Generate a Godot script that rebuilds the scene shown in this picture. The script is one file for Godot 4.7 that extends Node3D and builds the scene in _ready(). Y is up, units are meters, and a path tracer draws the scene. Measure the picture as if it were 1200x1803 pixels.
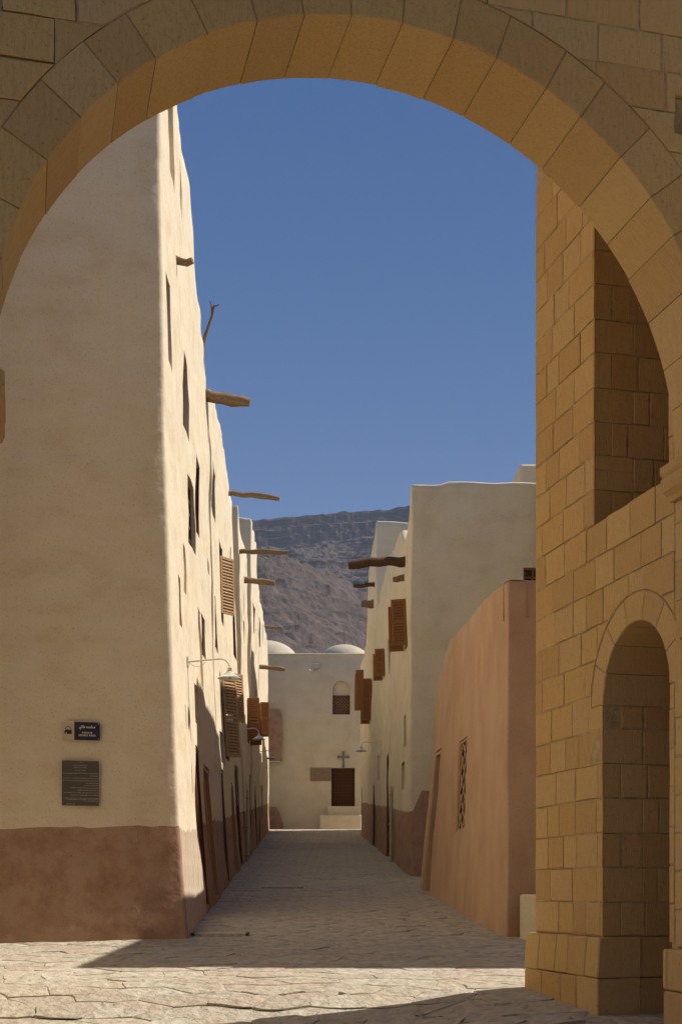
extends Node3D
# A monastery street seen through a stone gateway. Distances along the street are "depth" (metres away from the camera, -z).

const R_ARCH := 2.46          # gateway arch radius
const T_ARCH := 0.689         # gateway thickness
const C_ARCH := Vector3(0.25, 5.043, -8.625)
var E := Vector3(0.9716, 0, -0.2367)    # along the gateway, to the right
var D := Vector3(-0.2367, 0, -0.9716)   # through the gateway, away
var M := {}
var nz := FastNoiseLite.new()
var rng := RandomNumberGenerator.new()
var taken := {}


func _ready() -> void:
	rng.seed = 7
	nz.seed = 11
	nz.noise_type = FastNoiseLite.TYPE_SIMPLEX_SMOOTH
	nz.fractal_type = FastNoiseLite.FRACTAL_NONE
	nz.frequency = 1.0
	# ---- camera: level, lens shifted upwards
	var cam := Camera3D.new()
	cam.name = "camera"
	add_child(cam)
	cam.position = Vector3(0, 1.85, 0)
	cam.keep_aspect = Camera3D.KEEP_HEIGHT
	cam.set_frustum(0.1 * 1803.0 / 2340.0, Vector2(0, 0.1 * 665.5 / 2340.0), 0.1, 6000.0)
	cam.current = true
	# ---- sky and exposure
	var env := Environment.new()
	env.background_mode = Environment.BG_SKY
	var sm := ProceduralSkyMaterial.new()
	sm.sky_top_color = lin(0.024, 0.076, 0.21)
	sm.sky_horizon_color = lin(0.235, 0.355, 0.575)
	sm.sky_curve = 0.16
	sm.ground_bottom_color = lin(0.2, 0.16, 0.11)
	sm.ground_horizon_color = lin(0.3, 0.28, 0.25)
	sm.sun_angle_max = 1.0
	var sky := Sky.new()
	sky.sky_material = sm
	env.sky = sky
	env.tonemap_mode = Environment.TONE_MAPPER_LINEAR
	env.tonemap_exposure = 1.36
	env.sdfgi_enabled = true
	env.ssao_enabled = true
	env.ssil_enabled = true
	env.fog_enabled = true
	env.fog_density = 0.00015
	env.fog_light_color = lin(0.62, 0.72, 0.9)
	var we := WorldEnvironment.new()
	we.name = "world_environment"
	we.environment = env
	add_child(we)
	# ---- sun: high on the right, a little beyond the gateway's plane
	var sun := DirectionalLight3D.new()
	sun.name = "sun"
	add_child(sun)
	sun.look_at_from_position(Vector3.ZERO, Vector3(-1.0, -1.05, 0.325), Vector3.UP)
	sun.light_energy = 1.42
	sun.light_color = Color(1.0, 0.972, 0.925)
	sun.light_angular_distance = 0.5
	sun.shadow_enabled = true
	# ---- the place
	materials()
	terrain()
	paving()
	gateway()
	gatehouse()
	left_row()
	right_row()
	chapel()
	wall_lamps()
	signs()


# ------------------------------------------------------------------ small helpers
func lin(r: float, g: float, b: float) -> Color:
	return Color(r, g, b).linear_to_srgb()


func numbered(called: String) -> String:
	var n: int = taken.get(called, 0)
	taken[called] = n + 1
	return called if n == 0 else "%s_%03d" % [called, n]


func thing(called: String, label: String, category: String, at := Vector3.ZERO, group := "") -> Node3D:
	var o := Node3D.new()
	o.name = numbered(called)
	add_child(o)
	o.position = at
	tag(o, label, category, group)
	return o


func tag(o: Node, label: String, category: String, group := "") -> void:
	o.set_meta("label", label)
	o.set_meta("category", category)
	if group != "":
		o.set_meta("group", group)


func st_new() -> SurfaceTool:
	var st := SurfaceTool.new()
	st.begin(Mesh.PRIMITIVE_TRIANGLES)
	st.set_smooth_group(-1)
	return st


func obj(called: String, st: SurfaceTool, m: Material, parent: Node, at := Vector3.ZERO) -> MeshInstance3D:
	st.generate_normals()
	var o := MeshInstance3D.new()
	o.mesh = st.commit()
	o.material_override = m
	o.name = called
	parent.add_child(o, true)
	o.position = at
	return o


func tri(st: SurfaceTool, a: Vector3, b: Vector3, c: Vector3, out: Vector3) -> void:
	var n := (c - a).cross(b - a)
	if n.length_squared() < 1e-16:
		return
	st.add_vertex(a)
	if n.dot(out) < 0:
		st.add_vertex(c)
		st.add_vertex(b)
	else:
		st.add_vertex(b)
		st.add_vertex(c)


func quad(st: SurfaceTool, a: Vector3, b: Vector3, c: Vector3, d: Vector3, out: Vector3) -> void:
	tri(st, a, b, c, out)
	tri(st, a, c, d, out)


# a box with bevelled edges given by its eight corners (bit 1 = +x, 2 = +y, 4 = +z)
func hexa(st: SurfaceTool, p: Array, bevel: float) -> void:
	var mid := Vector3.ZERO
	for q in p:
		mid += q / 8.0
	var v := {}
	for c in 8:
		for ax in 3:
			var q: Vector3 = p[c]
			for k in 3:
				if k != ax:
					var e: Vector3 = p[c ^ (1 << k)] - p[c]
					q += e.normalized() * minf(bevel, e.length() * 0.4)
			v[c * 3 + ax] = q
	for ax in 3:
		var b: int = 1 << ((ax + 1) % 3)
		var d: int = 1 << ((ax + 2) % 3)
		for s in 2:
			var o: int = s << ax
			var f := [o, o | b, o | b | d, o | d]
			var a0: Vector3 = v[f[0] * 3 + ax]
			var a1: Vector3 = v[f[1] * 3 + ax]
			var a2: Vector3 = v[f[2] * 3 + ax]
			var a3: Vector3 = v[f[3] * 3 + ax]
			quad(st, a0, a1, a2, a3, (a0 + a2) * 0.5 - mid)
	if bevel <= 0.0:
		return
	for k in 3:                                    # edges along axis k
		var i := (k + 1) % 3
		var j := (k + 2) % 3
		for s in 4:
			var c0: int = ((s & 1) << i) | ((s >> 1) << j)
			var c1: int = c0 | (1 << k)
			var q0: Vector3 = v[c0 * 3 + i]
			var q1: Vector3 = v[c1 * 3 + i]
			var q2: Vector3 = v[c1 * 3 + j]
			var q3: Vector3 = v[c0 * 3 + j]
			quad(st, q0, q1, q2, q3, (q0 + q2) * 0.5 - mid)
	for c in 8:
		tri(st, v[c * 3], v[c * 3 + 1], v[c * 3 + 2], p[c] - mid)


func corners8(o: Vector3, x: Vector3, y: Vector3, z: Vector3) -> Array:
	var p := []
	for c in 8:
		p.append(o + (x if c & 1 else Vector3.ZERO) + (y if c & 2 else Vector3.ZERO) + (z if c & 4 else Vector3.ZERO))
	return p


func box(st: SurfaceTool, c: Vector3, s: Vector3, bevel := 0.0, b := Basis()) -> void:
	hexa(st, corners8(c - b * (s * 0.5), b.x * s.x, b.y * s.y, b.z * s.z), bevel)


# a flat-sided piece: polygon in the (ax, ay) plane, front face along n, going back by depth
func slab(st: SurfaceTool, poly: PackedVector2Array, ax: Vector3, ay: Vector3, n: Vector3, depth: float, bevel: float, tilt := Vector2.ZERO) -> void:
	var k := poly.size()
	var c := Vector2.ZERO
	for p in poly:
		c += p / k
	var fr := []
	var ed := []
	var bk := []
	var inner := PackedVector2Array()
	for p in poly:
		var q: Vector2 = p + (c - p).limit_length(bevel * 1.4)
		inner.append(q)
		var h := (p - c).dot(tilt)
		fr.append(ax * q.x + ay * q.y + n * h)
		ed.append(ax * p.x + ay * p.y + n * (h - bevel))
		bk.append(ax * p.x + ay * p.y - n * depth)
	var t := Geometry2D.triangulate_polygon(inner)
	for i in range(0, t.size(), 3):
		tri(st, fr[t[i]], fr[t[i + 1]], fr[t[i + 2]], n)
	var cc := ax * c.x + ay * c.y
	for i in k:
		var j := (i + 1) % k
		var e := poly[j] - poly[i]
		var out2 := Vector2(e.y, -e.x)
		if Geometry2D.is_polygon_clockwise(poly):
			out2 = -out2
		var out := ax * out2.x + ay * out2.y
		quad(st, fr[i], fr[j], ed[j], ed[i], out.normalized() + n)
		quad(st, ed[i], ed[j], bk[j], bk[i], out)
	if cc.is_finite():
		return


func ring(c: Vector2, r: float, n := 96) -> PackedVector2Array:
	var p := PackedVector2Array()
	for i in n:
		p.append(c + Vector2.from_angle(TAU * i / n) * r)
	return p


# a bent round bar
func tube(st: SurfaceTool, pts: Array, rads: Array, sides := 8, rough := 0.0) -> void:
	st.set_smooth_group(3)
	var rings := []
	var up := Vector3.UP if absf((pts[1] - pts[0]).normalized().y) < 0.9 else Vector3.RIGHT
	for i in pts.size():
		var t: Vector3 = (pts[mini(i + 1, pts.size() - 1)] - pts[maxi(i - 1, 0)]).normalized()
		var x := up.cross(t).normalized()
		var y := t.cross(x)
		var rr := []
		for s in sides:
			var a := TAU * s / sides
			var r: float = rads[i] * (1.0 + rough * nz.get_noise_3d(pts[i].x * 5.0 + s * 3.1, pts[i].y * 5.0, pts[i].z * 3.0))
			rr.append(pts[i] + x * cos(a) * r + y * sin(a) * r)
		rings.append(rr)
	for i in pts.size() - 1:
		for s in sides:
			var q := (s + 1) % sides
			quad(st, rings[i][s], rings[i][q], rings[i + 1][q], rings[i + 1][s], rings[i][s] + rings[i][q] - pts[i] * 2.0)
	st.set_smooth_group(-1)
	for e in [0, pts.size() - 1]:
		var out: Vector3 = pts[0] - pts[1] if e == 0 else pts[-1] - pts[-2]
		for s in sides:
			tri(st, pts[e], rings[e][s], rings[e][(s + 1) % sides], out)


# a turned shape round the y axis: profile of Vector2(radius, height)
func lathe(st: SurfaceTool, prof: Array, n := 24, at := Vector3.ZERO) -> void:
	st.set_smooth_group(4)
	for i in prof.size() - 1:
		var a: Vector2 = prof[i]
		var b: Vector2 = prof[i + 1]
		for s in n:
			var t0 := TAU * s / n
			var t1 := TAU * (s + 1) / n
			var d0 := Vector3(cos(t0), 0, sin(t0))
			var d1 := Vector3(cos(t1), 0, sin(t1))
			var out := (d0 + d1) * (a.y - b.y) + Vector3.UP * (b.x - a.x) * -2.0
			if a.y < b.y:
				out = (d0 + d1) * (b.y - a.y) + Vector3.UP * (a.x - b.x) * 2.0
			quad(st, at + d0 * a.x + Vector3.UP * a.y, at + d1 * a.x + Vector3.UP * a.y, at + d1 * b.x + Vector3.UP * b.y, at + d0 * b.x + Vector3.UP * b.y, out)
	st.set_smooth_group(-1)


# ------------------------------------------------------------------ materials
func ntex(size: int, freq: float, octaves: int, cols: Array, sd: int, warp := 0.0, gain := 0.5) -> NoiseTexture2D:
	var n := FastNoiseLite.new()
	n.seed = sd
	n.noise_type = FastNoiseLite.TYPE_SIMPLEX_SMOOTH
	n.frequency = freq
	n.fractal_type = FastNoiseLite.FRACTAL_FBM
	n.fractal_octaves = octaves
	n.fractal_gain = gain
	if warp > 0.0:
		n.domain_warp_enabled = true
		n.domain_warp_amplitude = warp
		n.domain_warp_frequency = freq * 0.8
	var t := NoiseTexture2D.new()
	t.width = size
	t.height = size
	t.seamless = true
	t.noise = n
	if cols.size() > 0:
		var g := Gradient.new()
		var off := PackedFloat32Array()
		var cc := PackedColorArray()
		for i in cols.size():
			off.append(0.12 + 0.76 * i / (cols.size() - 1.0))
			cc.append(cols[i])
		g.offsets = off
		g.colors = cc
		t.color_ramp = g
	return t


func surf(tex: Texture2D, scale: Vector3, rough: float, bump: Texture2D = null, depth := 0.0, speck: Texture2D = null) -> StandardMaterial3D:
	var m := StandardMaterial3D.new()
	m.albedo_texture = tex
	m.roughness = rough
	m.metallic_specular = 0.25
	m.uv1_triplanar = true
	m.uv1_world_triplanar = true
	m.uv1_triplanar_sharpness = 4.0
	m.uv1_scale = scale
	if speck:
		m.detail_enabled = true
		m.detail_albedo = speck
		m.detail_blend_mode = BaseMaterial3D.BLEND_MODE_MUL
		m.detail_uv_layer = BaseMaterial3D.DETAIL_UV_2
		m.uv2_triplanar = true
		m.uv2_world_triplanar = true
		m.uv2_scale = Vector3(0.9, 0.7, 0.9)
	if bump:
		m.heightmap_enabled = true
		m.heightmap_texture = bump
		m.heightmap_scale = depth
	return m


func plain(c: Color, rough := 0.7, metal := 0.0) -> StandardMaterial3D:
	var m := StandardMaterial3D.new()
	m.albedo_color = c
	m.roughness = rough
	m.metallic = metal
	return m


func materials() -> void:
	var grain := ntex(512, 0.03, 5, [], 3, 0.0, 0.7)
	var trowel := ntex(1024, 0.006, 6, [], 5, 25.0, 0.55)
	var sp := ntex(1024, 0.035, 5, [], 91, 18.0, 0.62)
	sp.color_ramp = Gradient.new()
	sp.color_ramp.offsets = PackedFloat32Array([0.0, 0.17, 0.25, 0.34, 0.62, 0.8, 1.0])
	sp.color_ramp.colors = PackedColorArray([Color(0.62, 0.57, 0.5), Color(0.76, 0.72, 0.67), Color(0.93, 0.92, 0.9), Color(0.985, 0.985, 0.98), Color.WHITE, Color(0.96, 0.955, 0.945), Color(0.9, 0.89, 0.87)])
	var pl := ntex(1024, 0.006, 6, [lin(0.65, 0.54, 0.375), lin(0.70, 0.595, 0.43), lin(0.72, 0.62, 0.46), lin(0.735, 0.64, 0.485)], 21, 30.0, 0.55)
	M.plaster = surf(pl, Vector3(0.16, 0.24, 0.16), 0.95, trowel, 1.6, sp)
	var pl2 := ntex(1024, 0.006, 6, [lin(0.68, 0.585, 0.41), lin(0.75, 0.655, 0.475), lin(0.78, 0.69, 0.515)], 22, 30.0, 0.55)
	M.plaster_beige = surf(pl2, Vector3(0.16, 0.16, 0.16), 0.95, trowel, 1.6, sp)
	M.plaster_pink = surf(ntex(1024, 0.006, 6, [lin(0.52, 0.33, 0.20), lin(0.575, 0.375, 0.235), lin(0.61, 0.41, 0.26)], 23, 30.0, 0.55), Vector3(0.2, 0.12, 0.2), 0.95, trowel, 1.6, sp)
	M.dado = surf(ntex(1024, 0.007, 6, [lin(0.32, 0.19, 0.125), lin(0.37, 0.225, 0.15), lin(0.42, 0.275, 0.19), lin(0.39, 0.26, 0.18)], 24, 40.0, 0.6), Vector3(0.3, 0.3, 0.3), 0.95, trowel, 1.6, sp)
	M.dado_sunlit = surf(ntex(1024, 0.01, 6, [lin(0.34, 0.22, 0.14), lin(0.56, 0.45, 0.34), lin(0.64, 0.54, 0.42)], 27, 15.0, 0.65), Vector3(2.0, 0.25, 2.0), 0.95, trowel, 1.6, sp)  # pale streaky copy of the dado, sunlight put into its colour
	M.plaster_grey = surf(ntex(1024, 0.006, 6, [lin(0.58, 0.485, 0.345), lin(0.64, 0.545, 0.40), lin(0.68, 0.585, 0.44)], 25, 30.0, 0.55), Vector3(0.12, 0.12, 0.12), 0.95, trowel, 1.6, sp)
	M.dome = surf(ntex(512, 0.01, 5, [lin(0.50, 0.42, 0.31), lin(0.60, 0.515, 0.395)], 26), Vector3(0.4, 0.4, 0.4), 0.95, grain, 0.5)
	# hewn limestone: upright tooling marks, in several tones
	var tool := ntex(512, 0.05, 4, [], 31, 0.0, 0.65)
	var tones := [[0.60, 0.385, 0.16], [0.62, 0.40, 0.165], [0.57, 0.355, 0.145], [0.605, 0.40, 0.185], [0.555, 0.35, 0.15], [0.63, 0.415, 0.18]]
	M.stone = []
	for i in tones.size():
		var t: Array = tones[i]
		var tx := ntex(512, 0.02, 5, [lin(t[0] * 0.9, t[1] * 0.88, t[2] * 0.86), lin(t[0], t[1], t[2]), lin(t[0] * 1.04, t[1] * 1.05, t[2] * 1.07)], 40 + i, 12.0, 0.6)
		M.stone.append(surf(tx, Vector3(3.2, 0.5, 3.2), 0.95, tool, 0.32, sp))
	M.mortar = surf(ntex(512, 0.02, 5, [lin(0.42, 0.28, 0.14), lin(0.58, 0.42, 0.23)], 51), Vector3(1, 1, 1), 0.95, grain, 1.0)
	# paving flags
	var ptones := [[0.51, 0.45, 0.355], [0.525, 0.47, 0.375], [0.47, 0.405, 0.32], [0.515, 0.445, 0.35], [0.51, 0.425, 0.335], [0.545, 0.49, 0.40]]
	M.flag = []
	for i in ptones.size():
		var t: Array = ptones[i]
		var tx := ntex(512, 0.012, 6, [lin(t[0] * 0.7, t[1] * 0.69, t[2] * 0.66), lin(t[0] * 0.97, t[1] * 0.97, t[2] * 0.96), lin(t[0] * 1.08, t[1] * 1.09, t[2] * 1.1)], 60 + i, 25.0, 0.62)
		M.flag.append(surf(tx, Vector3(0.9, 0.9, 0.9), 0.95, trowel, 2.2, sp))
	M.bed = surf(ntex(512, 0.02, 6, [lin(0.41, 0.355, 0.28), lin(0.52, 0.46, 0.37)], 71, 10.0, 0.65), Vector3(0.8, 0.8, 0.8), 0.95, trowel, 3.0)
	M.sand = surf(ntex(512, 0.01, 6, [lin(0.36, 0.28, 0.19), lin(0.48, 0.39, 0.28)], 72), Vector3(0.1, 0.1, 0.1), 0.95, grain, 2.0)
	M.rock = surf(ntex(1024, 0.008, 7, [lin(0.058, 0.043, 0.037), lin(0.098, 0.074, 0.063), lin(0.155, 0.119, 0.102)], 73, 30.0, 0.62), Vector3(0.011, 0.045, 0.011), 1.0)
	# wood, metal, glass
	var wood := func(a: Color, b: Color, sd: int, sc: Vector3) -> StandardMaterial3D: return surf(ntex(512, 0.02, 5, [a, b], sd, 8.0, 0.6), sc, 0.8, tool, 0.5)
	M.log = wood.call(lin(0.17, 0.105, 0.055), lin(0.40, 0.28, 0.16), 81, Vector3(0.8, 7, 7))
	M.log_dark = wood.call(lin(0.05, 0.03, 0.018), lin(0.22, 0.12, 0.055), 82, Vector3(0.9, 7, 7))
	M.shutter = wood.call(lin(0.24, 0.105, 0.04), lin(0.36, 0.17, 0.07), 83, Vector3(6, 0.8, 6))
	M.shutter_pale = wood.call(lin(0.40, 0.24, 0.12), lin(0.52, 0.33, 0.18), 84, Vector3(6, 0.8, 6))
	M.door = wood.call(lin(0.075, 0.032, 0.018), lin(0.135, 0.06, 0.03), 85, Vector3(6, 0.6, 6))
	M.frame = wood.call(lin(0.12, 0.055, 0.028), lin(0.2, 0.095, 0.045), 86, Vector3(6, 1, 6))
	M.lattice = plain(lin(0.46, 0.30, 0.16), 0.9)
	M.glass = plain(lin(0.012, 0.012, 0.014), 0.12)
	M.enamel = plain(lin(0.62, 0.61, 0.52), 0.35)
	M.pipe = plain(lin(0.5, 0.43, 0.32), 0.6)
	M.plaque = surf(ntex(512, 0.02, 5, [lin(0.24, 0.15, 0.09), lin(0.36, 0.25, 0.17)], 91), Vector3(1, 1, 1), 0.95)
	M.iron_old = plain(lin(0.2, 0.165, 0.14), 0.7)
	M.iron = plain(lin(0.04, 0.035, 0.03), 0.5)
	M.steel = plain(lin(0.45, 0.45, 0.45), 0.35, 0.8)
	M.navy = plain(lin(0.018, 0.019, 0.04), 0.4)
	M.slate = plain(lin(0.085, 0.07, 0.055), 0.5)
	M.white = plain(lin(0.62, 0.6, 0.56), 0.5)
	M.cream = plain(lin(0.52, 0.44, 0.31), 0.5)
	M.letter = plain(lin(0.36, 0.33, 0.28), 0.5)


# ------------------------------------------------------------------ ground, mountain
func gy(x: float, z: float) -> float:
	var zz := minf(z, 66.6)
	var g := 0.0735 * zz + 0.003
	if z < 13.2:
		g -= 0.20 * (1.0 - smoothstep(11.2, 12.9, z)) * (1.0 - smoothstep(0.4, 1.7, x))
	if z > 66.6:
		g -= minf((z - 66.6) * 0.4, 0.35)
	return g


func terrain() -> void:
	# the ground: one sheet from behind the camera to the foot of the mountain and beyond
	var st := st_new()
	st.set_smooth_group(1)
	var xs := [-3000.0, -1200.0, -400.0, -120.0, -40.0, -20.0, -12.0, -9.0]
	for i in 37:
		xs.append(-7.0 + i * 0.4)
	xs += [9.0, 12.0, 20.0, 40.0, 120.0, 400.0, 1200.0, 3000.0]
	var zs := [-2500.0, -400.0, -60.0, -15.0, -4.0, 0.0, 3.0, 6.0, 8.0]
	for i in 50:
		zs.append(8.5 + i * 0.25)
	for i in 23:
		zs.append(22.0 + i * 2.0)
	zs += [66.6, 67.5, 69.0, 72.0, 80.0, 100.0, 140.0, 300.0, 800.0, 3000.0]
	for i in zs.size() - 1:
		for j in xs.size() - 1:
			var p := []
			for c in [[i, j], [i, j + 1], [i + 1, j + 1], [i + 1, j]]:
				var x: float = xs[c[1]]
				var z: float = zs[c[0]]
				var far := smoothstep(4.0, 7.5, absf(x) - 3.0) * 0.0
				var yy := gy(x, maxf(z, -10.0)) - far - 0.008
				if z > 75.0:
					yy -= minf((z - 75.0) * 0.3, 9.0)
				p.append(Vector3(x, yy + 0.006 * nz.get_noise_2d(x * 1.3, z * 1.3), -z))
			quad(st, p[0], p[1], p[2], p[3], Vector3.UP)
	var g := obj("ground", st, M.bed, self)
	g.set_meta("kind", "structure")
	tag(g, "pale dusty ground under the paved street", "ground")
	# the mountain beyond the monastery, in strata of slopes and cliffs
	st = st_new()
	var az := []
	var a := -48.0
	while a < 48.0:
		az.append(deg_to_rad(a))
		a += 0.075 if absf(a) < 6.0 else 0.8
	var rs := []
	var r := 170.0
	while r < 1750.0:
		rs.append(r)
		r += 8.0 if r < 370.0 else (1.9 if r < 1420.0 else 40.0)
	var rows := []
	for rr in rs:
		var row := []
		for aa in az:
			row.append(Vector3(sin(aa) * rr, mountain(aa, rr), -cos(aa) * rr))
		rows.append(row)
	for i in rs.size() - 1:
		for j in az.size() - 1:
			quad(st, rows[i][j], rows[i][j + 1], rows[i + 1][j + 1], rows[i + 1][j], Vector3.UP)
	var mt := obj("mountain", st, M.rock, self)
	mt.set_meta("kind", "structure")
	tag(mt, "bare brown desert mountain with layered cliffs behind the roofs", "mountain")


func fbm(x: float, y: float, o := 5) -> float:
	var s := 0.0
	var am := 0.5
	for i in o:
		s += am * nz.get_noise_2d(x + 17.0 * i, y - 9.0 * i)
		x *= 2.07
		y *= 2.07
		am *= 0.5
	return s


func mountain(az: float, r: float) -> float:
	var x := sin(az) * r
	var z := cos(az) * r
	var w := fbm(x * 0.0035, z * 0.0035, 4)
	var q := r + (26.0 * (1.0 - smoothstep(1000.0, 1300.0, r)) + 5.0) * w - 170.0 * az * (1.0 - smoothstep(500.0, 900.0, r)) - 120.0 * az
	var prof := [[0, -6], [170, -6], [260, 26], [400, 74], [455, 90], [520, 113], [640, 150], [700, 158], [860, 198], [1040, 255], [1060, 270], [1180, 302], [1205, 316], [1335, 349], [1352, 386], [1500, 392], [2000, 396]]
	var h := -6.0
	for i in prof.size() - 1:
		if q >= prof[i][0] and q < prof[i + 1][0]:
			h = lerpf(prof[i][1], prof[i + 1][1], (q - prof[i][0]) / float(prof[i + 1][0] - prof[i][0]))
	if q >= 2000:
		h = 396.0
	# rounded spur in front, left of the middle
	var sx := (az + 0.035) / 0.07
	h += 9.0 * exp(-sx * sx) * exp(-pow((r - 640.0) / 130.0, 2.0))
	h += -16.0 * exp(-pow((az - 0.045) / 0.05, 2.0)) * exp(-pow((r - 620.0) / 150.0, 2.0))
	# gullies and strata
	var rid := 1.0 - absf(nz.get_noise_2d(x * 0.012, z * 0.004)) * 2.0
	var amp := smoothstep(200.0, 420.0, r) * (1.0 - smoothstep(1340.0, 1400.0, q))
	h += amp * (2.0 * rid - 1.5 + 6.5 * fbm(x * 0.009, z * 0.009, 6))
	var step := 11.0
	var k := h / step
	var fk := k - floorf(k)
	h = lerpf(h, (floorf(k) + smoothstep(0.25, 0.75, fk)) * step, amp * (0.4 + 0.25 * smoothstep(750.0, 1000.0, r)))
	k = h / 4.6
	fk = k - floorf(k)
	h = lerpf(h, (floorf(k) + smoothstep(0.35, 0.65, fk)) * 4.6, amp * (0.22 + 0.38 * smoothstep(750.0, 1000.0, r)))
	h += amp * 2.2 * fbm(x * 0.07, z * 0.07, 5)
	h += 2.0 * fbm(x * 0.004, 3.0, 2) * smoothstep(1300.0, 1400.0, q) + 150.0 * clampf(az, -0.12, 0.06) * smoothstep(1000.0, 1300.0, q)
	return h


# irregular flagstones, each cell of a jumbled lattice; the 300 that show largest are single stones, the rest one mass
func paving() -> void:
	var root := thing("street_paving", "irregular worn flagstones covering the street from gateway to chapel", "paving")
	root.set_meta("kind", "structure")
	var rest := st_new()
	var count := 0
	var rd := 0.29
	var cd := 0.46
	var rows := int((66.5 - 7.5) / rd)
	var site := func(i: int, j: int) -> Vector2:
		var hx := fposmod(sin(i * 127.1 + j * 311.7) * 43758.5453, 1.0)
		var hy := fposmod(sin(i * 269.5 + j * 183.3) * 24634.6345, 1.0)
		return Vector2((j + 0.5 * (i & 1) + 0.82 * (hx - 0.5)) * cd, 7.5 + (i + 0.85 * (hy - 0.5)) * rd)
	for i in rows:
		var z := 7.5 + i * rd
		var xl := -7.5 if z < 17.5 else -2.75 - 0.0328 * (z - 16.8)
		var xr := 4.2 if z < 17.5 else 2.6 - 0.03 * (z - 17.0)
		for j in range(int(xl / cd), int(xr / cd) + 1):
			var c: Vector2 = site.call(i, j)
			var poly := [c + Vector2(-0.9, -0.6), c + Vector2(0.9, -0.6), c + Vector2(0.9, 0.6), c + Vector2(-0.9, 0.6)]
			for di in range(-2, 3):
				for dj in range(-2, 3):
					if di == 0 and dj == 0:
						continue
					var o: Vector2 = site.call(i + di, j + dj)
					# bisector in a space where the rows are stretched to the column width
					var d := (o - c) * Vector2(1.0, 1.9)
					var nrm := d * Vector2(1.0, 1.9)
					var m := (o + c) * 0.5
					var cut := []
					for k in poly.size():
						var a: Vector2 = poly[k]
						var b: Vector2 = poly[(k + 1) % poly.size()]
						var fa := (a - m).dot(nrm)
						var fb := (b - m).dot(nrm)
						if fa <= 0.0:
							cut.append(a)
						if (fa < 0.0 and fb > 0.0) or (fa > 0.0 and fb < 0.0):
							cut.append(a.lerp(b, fa / (fa - fb)))
					poly = cut
					if poly.size() < 3:
						break
				if poly.size() < 3:
					break
			if poly.size() < 3:
				continue
			# ragged edges, the same on both sides of a joint
			var rag := PackedVector2Array()
			for k in poly.size():
				var a: Vector2 = poly[k]
				var b: Vector2 = poly[(k + 1) % poly.size()]
				var n := 3 if a.distance_to(b) > 0.2 else 1
				for q in n:
					var p := a.lerp(b, q / float(n))
					rag.append(p + 0.032 * Vector2(nz.get_noise_2d(p.x * 3.1, p.y * 3.1), nz.get_noise_2d(p.x * 3.1 + 50.0, p.y * 3.1)))
			var gap: float = 0.002 + 0.005 * rng.randf() + (0.008 * rng.randf() if rng.randf() < 0.2 else 0.0)
			var off := Geometry2D.offset_polygon(rag, -gap, Geometry2D.JOIN_MITER)
			if off.is_empty():
				continue
			var pp := thin(off[0], 0.02)
			if pp.size() < 4:
				continue
			var loose := rng.randf() < 0.28
			var o := Vector3(c.x, gy(c.x, c.y) + (rng.randf_range(-0.004, 0.007) if loose else rng.randf_range(-0.002, 0.002)), -c.y)
			var loc := PackedVector2Array()
			for p in pp:
				loc.append(p - c)
			var sl := Vector2((gy(c.x + 0.2, c.y) - gy(c.x - 0.2, c.y)) / 0.4, (gy(c.x, c.y + 0.2) - gy(c.x, c.y - 0.2)) / 0.4)
			sl += Vector2(rng.randf_range(-1, 1), rng.randf_range(-1.4, 1.4)) * (0.018 if loose else 0.006)
			var sx := 600.0 + 2340.0 * c.x / c.y
			var seen := c.y > 10.2 and sx > -40.0 and sx < 1240.0 and (c.y < 17.0 or absf(c.x + 0.012 * (c.y - 17.0)) < 2.15)
			var st := st_new()
			slab(st, loc, Vector3.RIGHT, Vector3.FORWARD, Vector3.UP, 0.05, 0.004, sl)
			if seen and count < 300:
				obj("flagstone", st, M.flag[rng.randi() % M.flag.size()], root, o)
				count += 1
			else:
				rest.append_from(st.commit(), 0, Transform3D(Basis(), o))
	var ro := obj("flagstones_beyond", rest, M.flag[0], root)
	ro.set_meta("kind", "stuff")
	# two longer drain slabs laid across the lane
	for d in [[-1.55, 17.15, 0.66, 0.2, "pale drain slab with dark end slots beside the near left house"], [-1.12, 25.7, 0.78, 0.3, "long pale slab in the shaded lane, left of its middle"]]:
		var ds := thing("drain_slab", d[4], "slab", Vector3(d[0], gy(d[0], d[1]) + 0.012, -d[1]))
		var st := st_new()
		box(st, Vector3.ZERO, Vector3(d[2], 0.05, d[3]), 0.006, Basis(Vector3.RIGHT, 0.0735))
		obj("slab", st, M.flag[5], ds)
		for e in [-1.0, 1.0]:
			if d[1] > 20.0:
				continue
			var se := st_new()
			box(se, Vector3(e * (d[2] * 0.5 + 0.02), 0.012, d[3] * 0.1), Vector3(0.035, 0.03, d[3] * 0.9), 0.003, Basis(Vector3.RIGHT, 0.0735))
			obj("iron_edge", se, M.iron, ds)


func thin(p: PackedVector2Array, d: float) -> PackedVector2Array:
	var o := PackedVector2Array()
	for q in p:
		if o.is_empty() or (o[-1].distance_to(q) > d and (o[0].distance_to(q) > d * 0.7)):
			o.append(q)
	return o


# ------------------------------------------------------------------ gateway
func gw(a: float, y: float, b: float) -> Vector3:
	return Vector3(C_ARCH.x, 0, C_ARCH.z) + E * a + D * b + Vector3.UP * y


func stone_mat() -> Material:
	return M.stone[rng.randi() % M.stone.size()]


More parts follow.
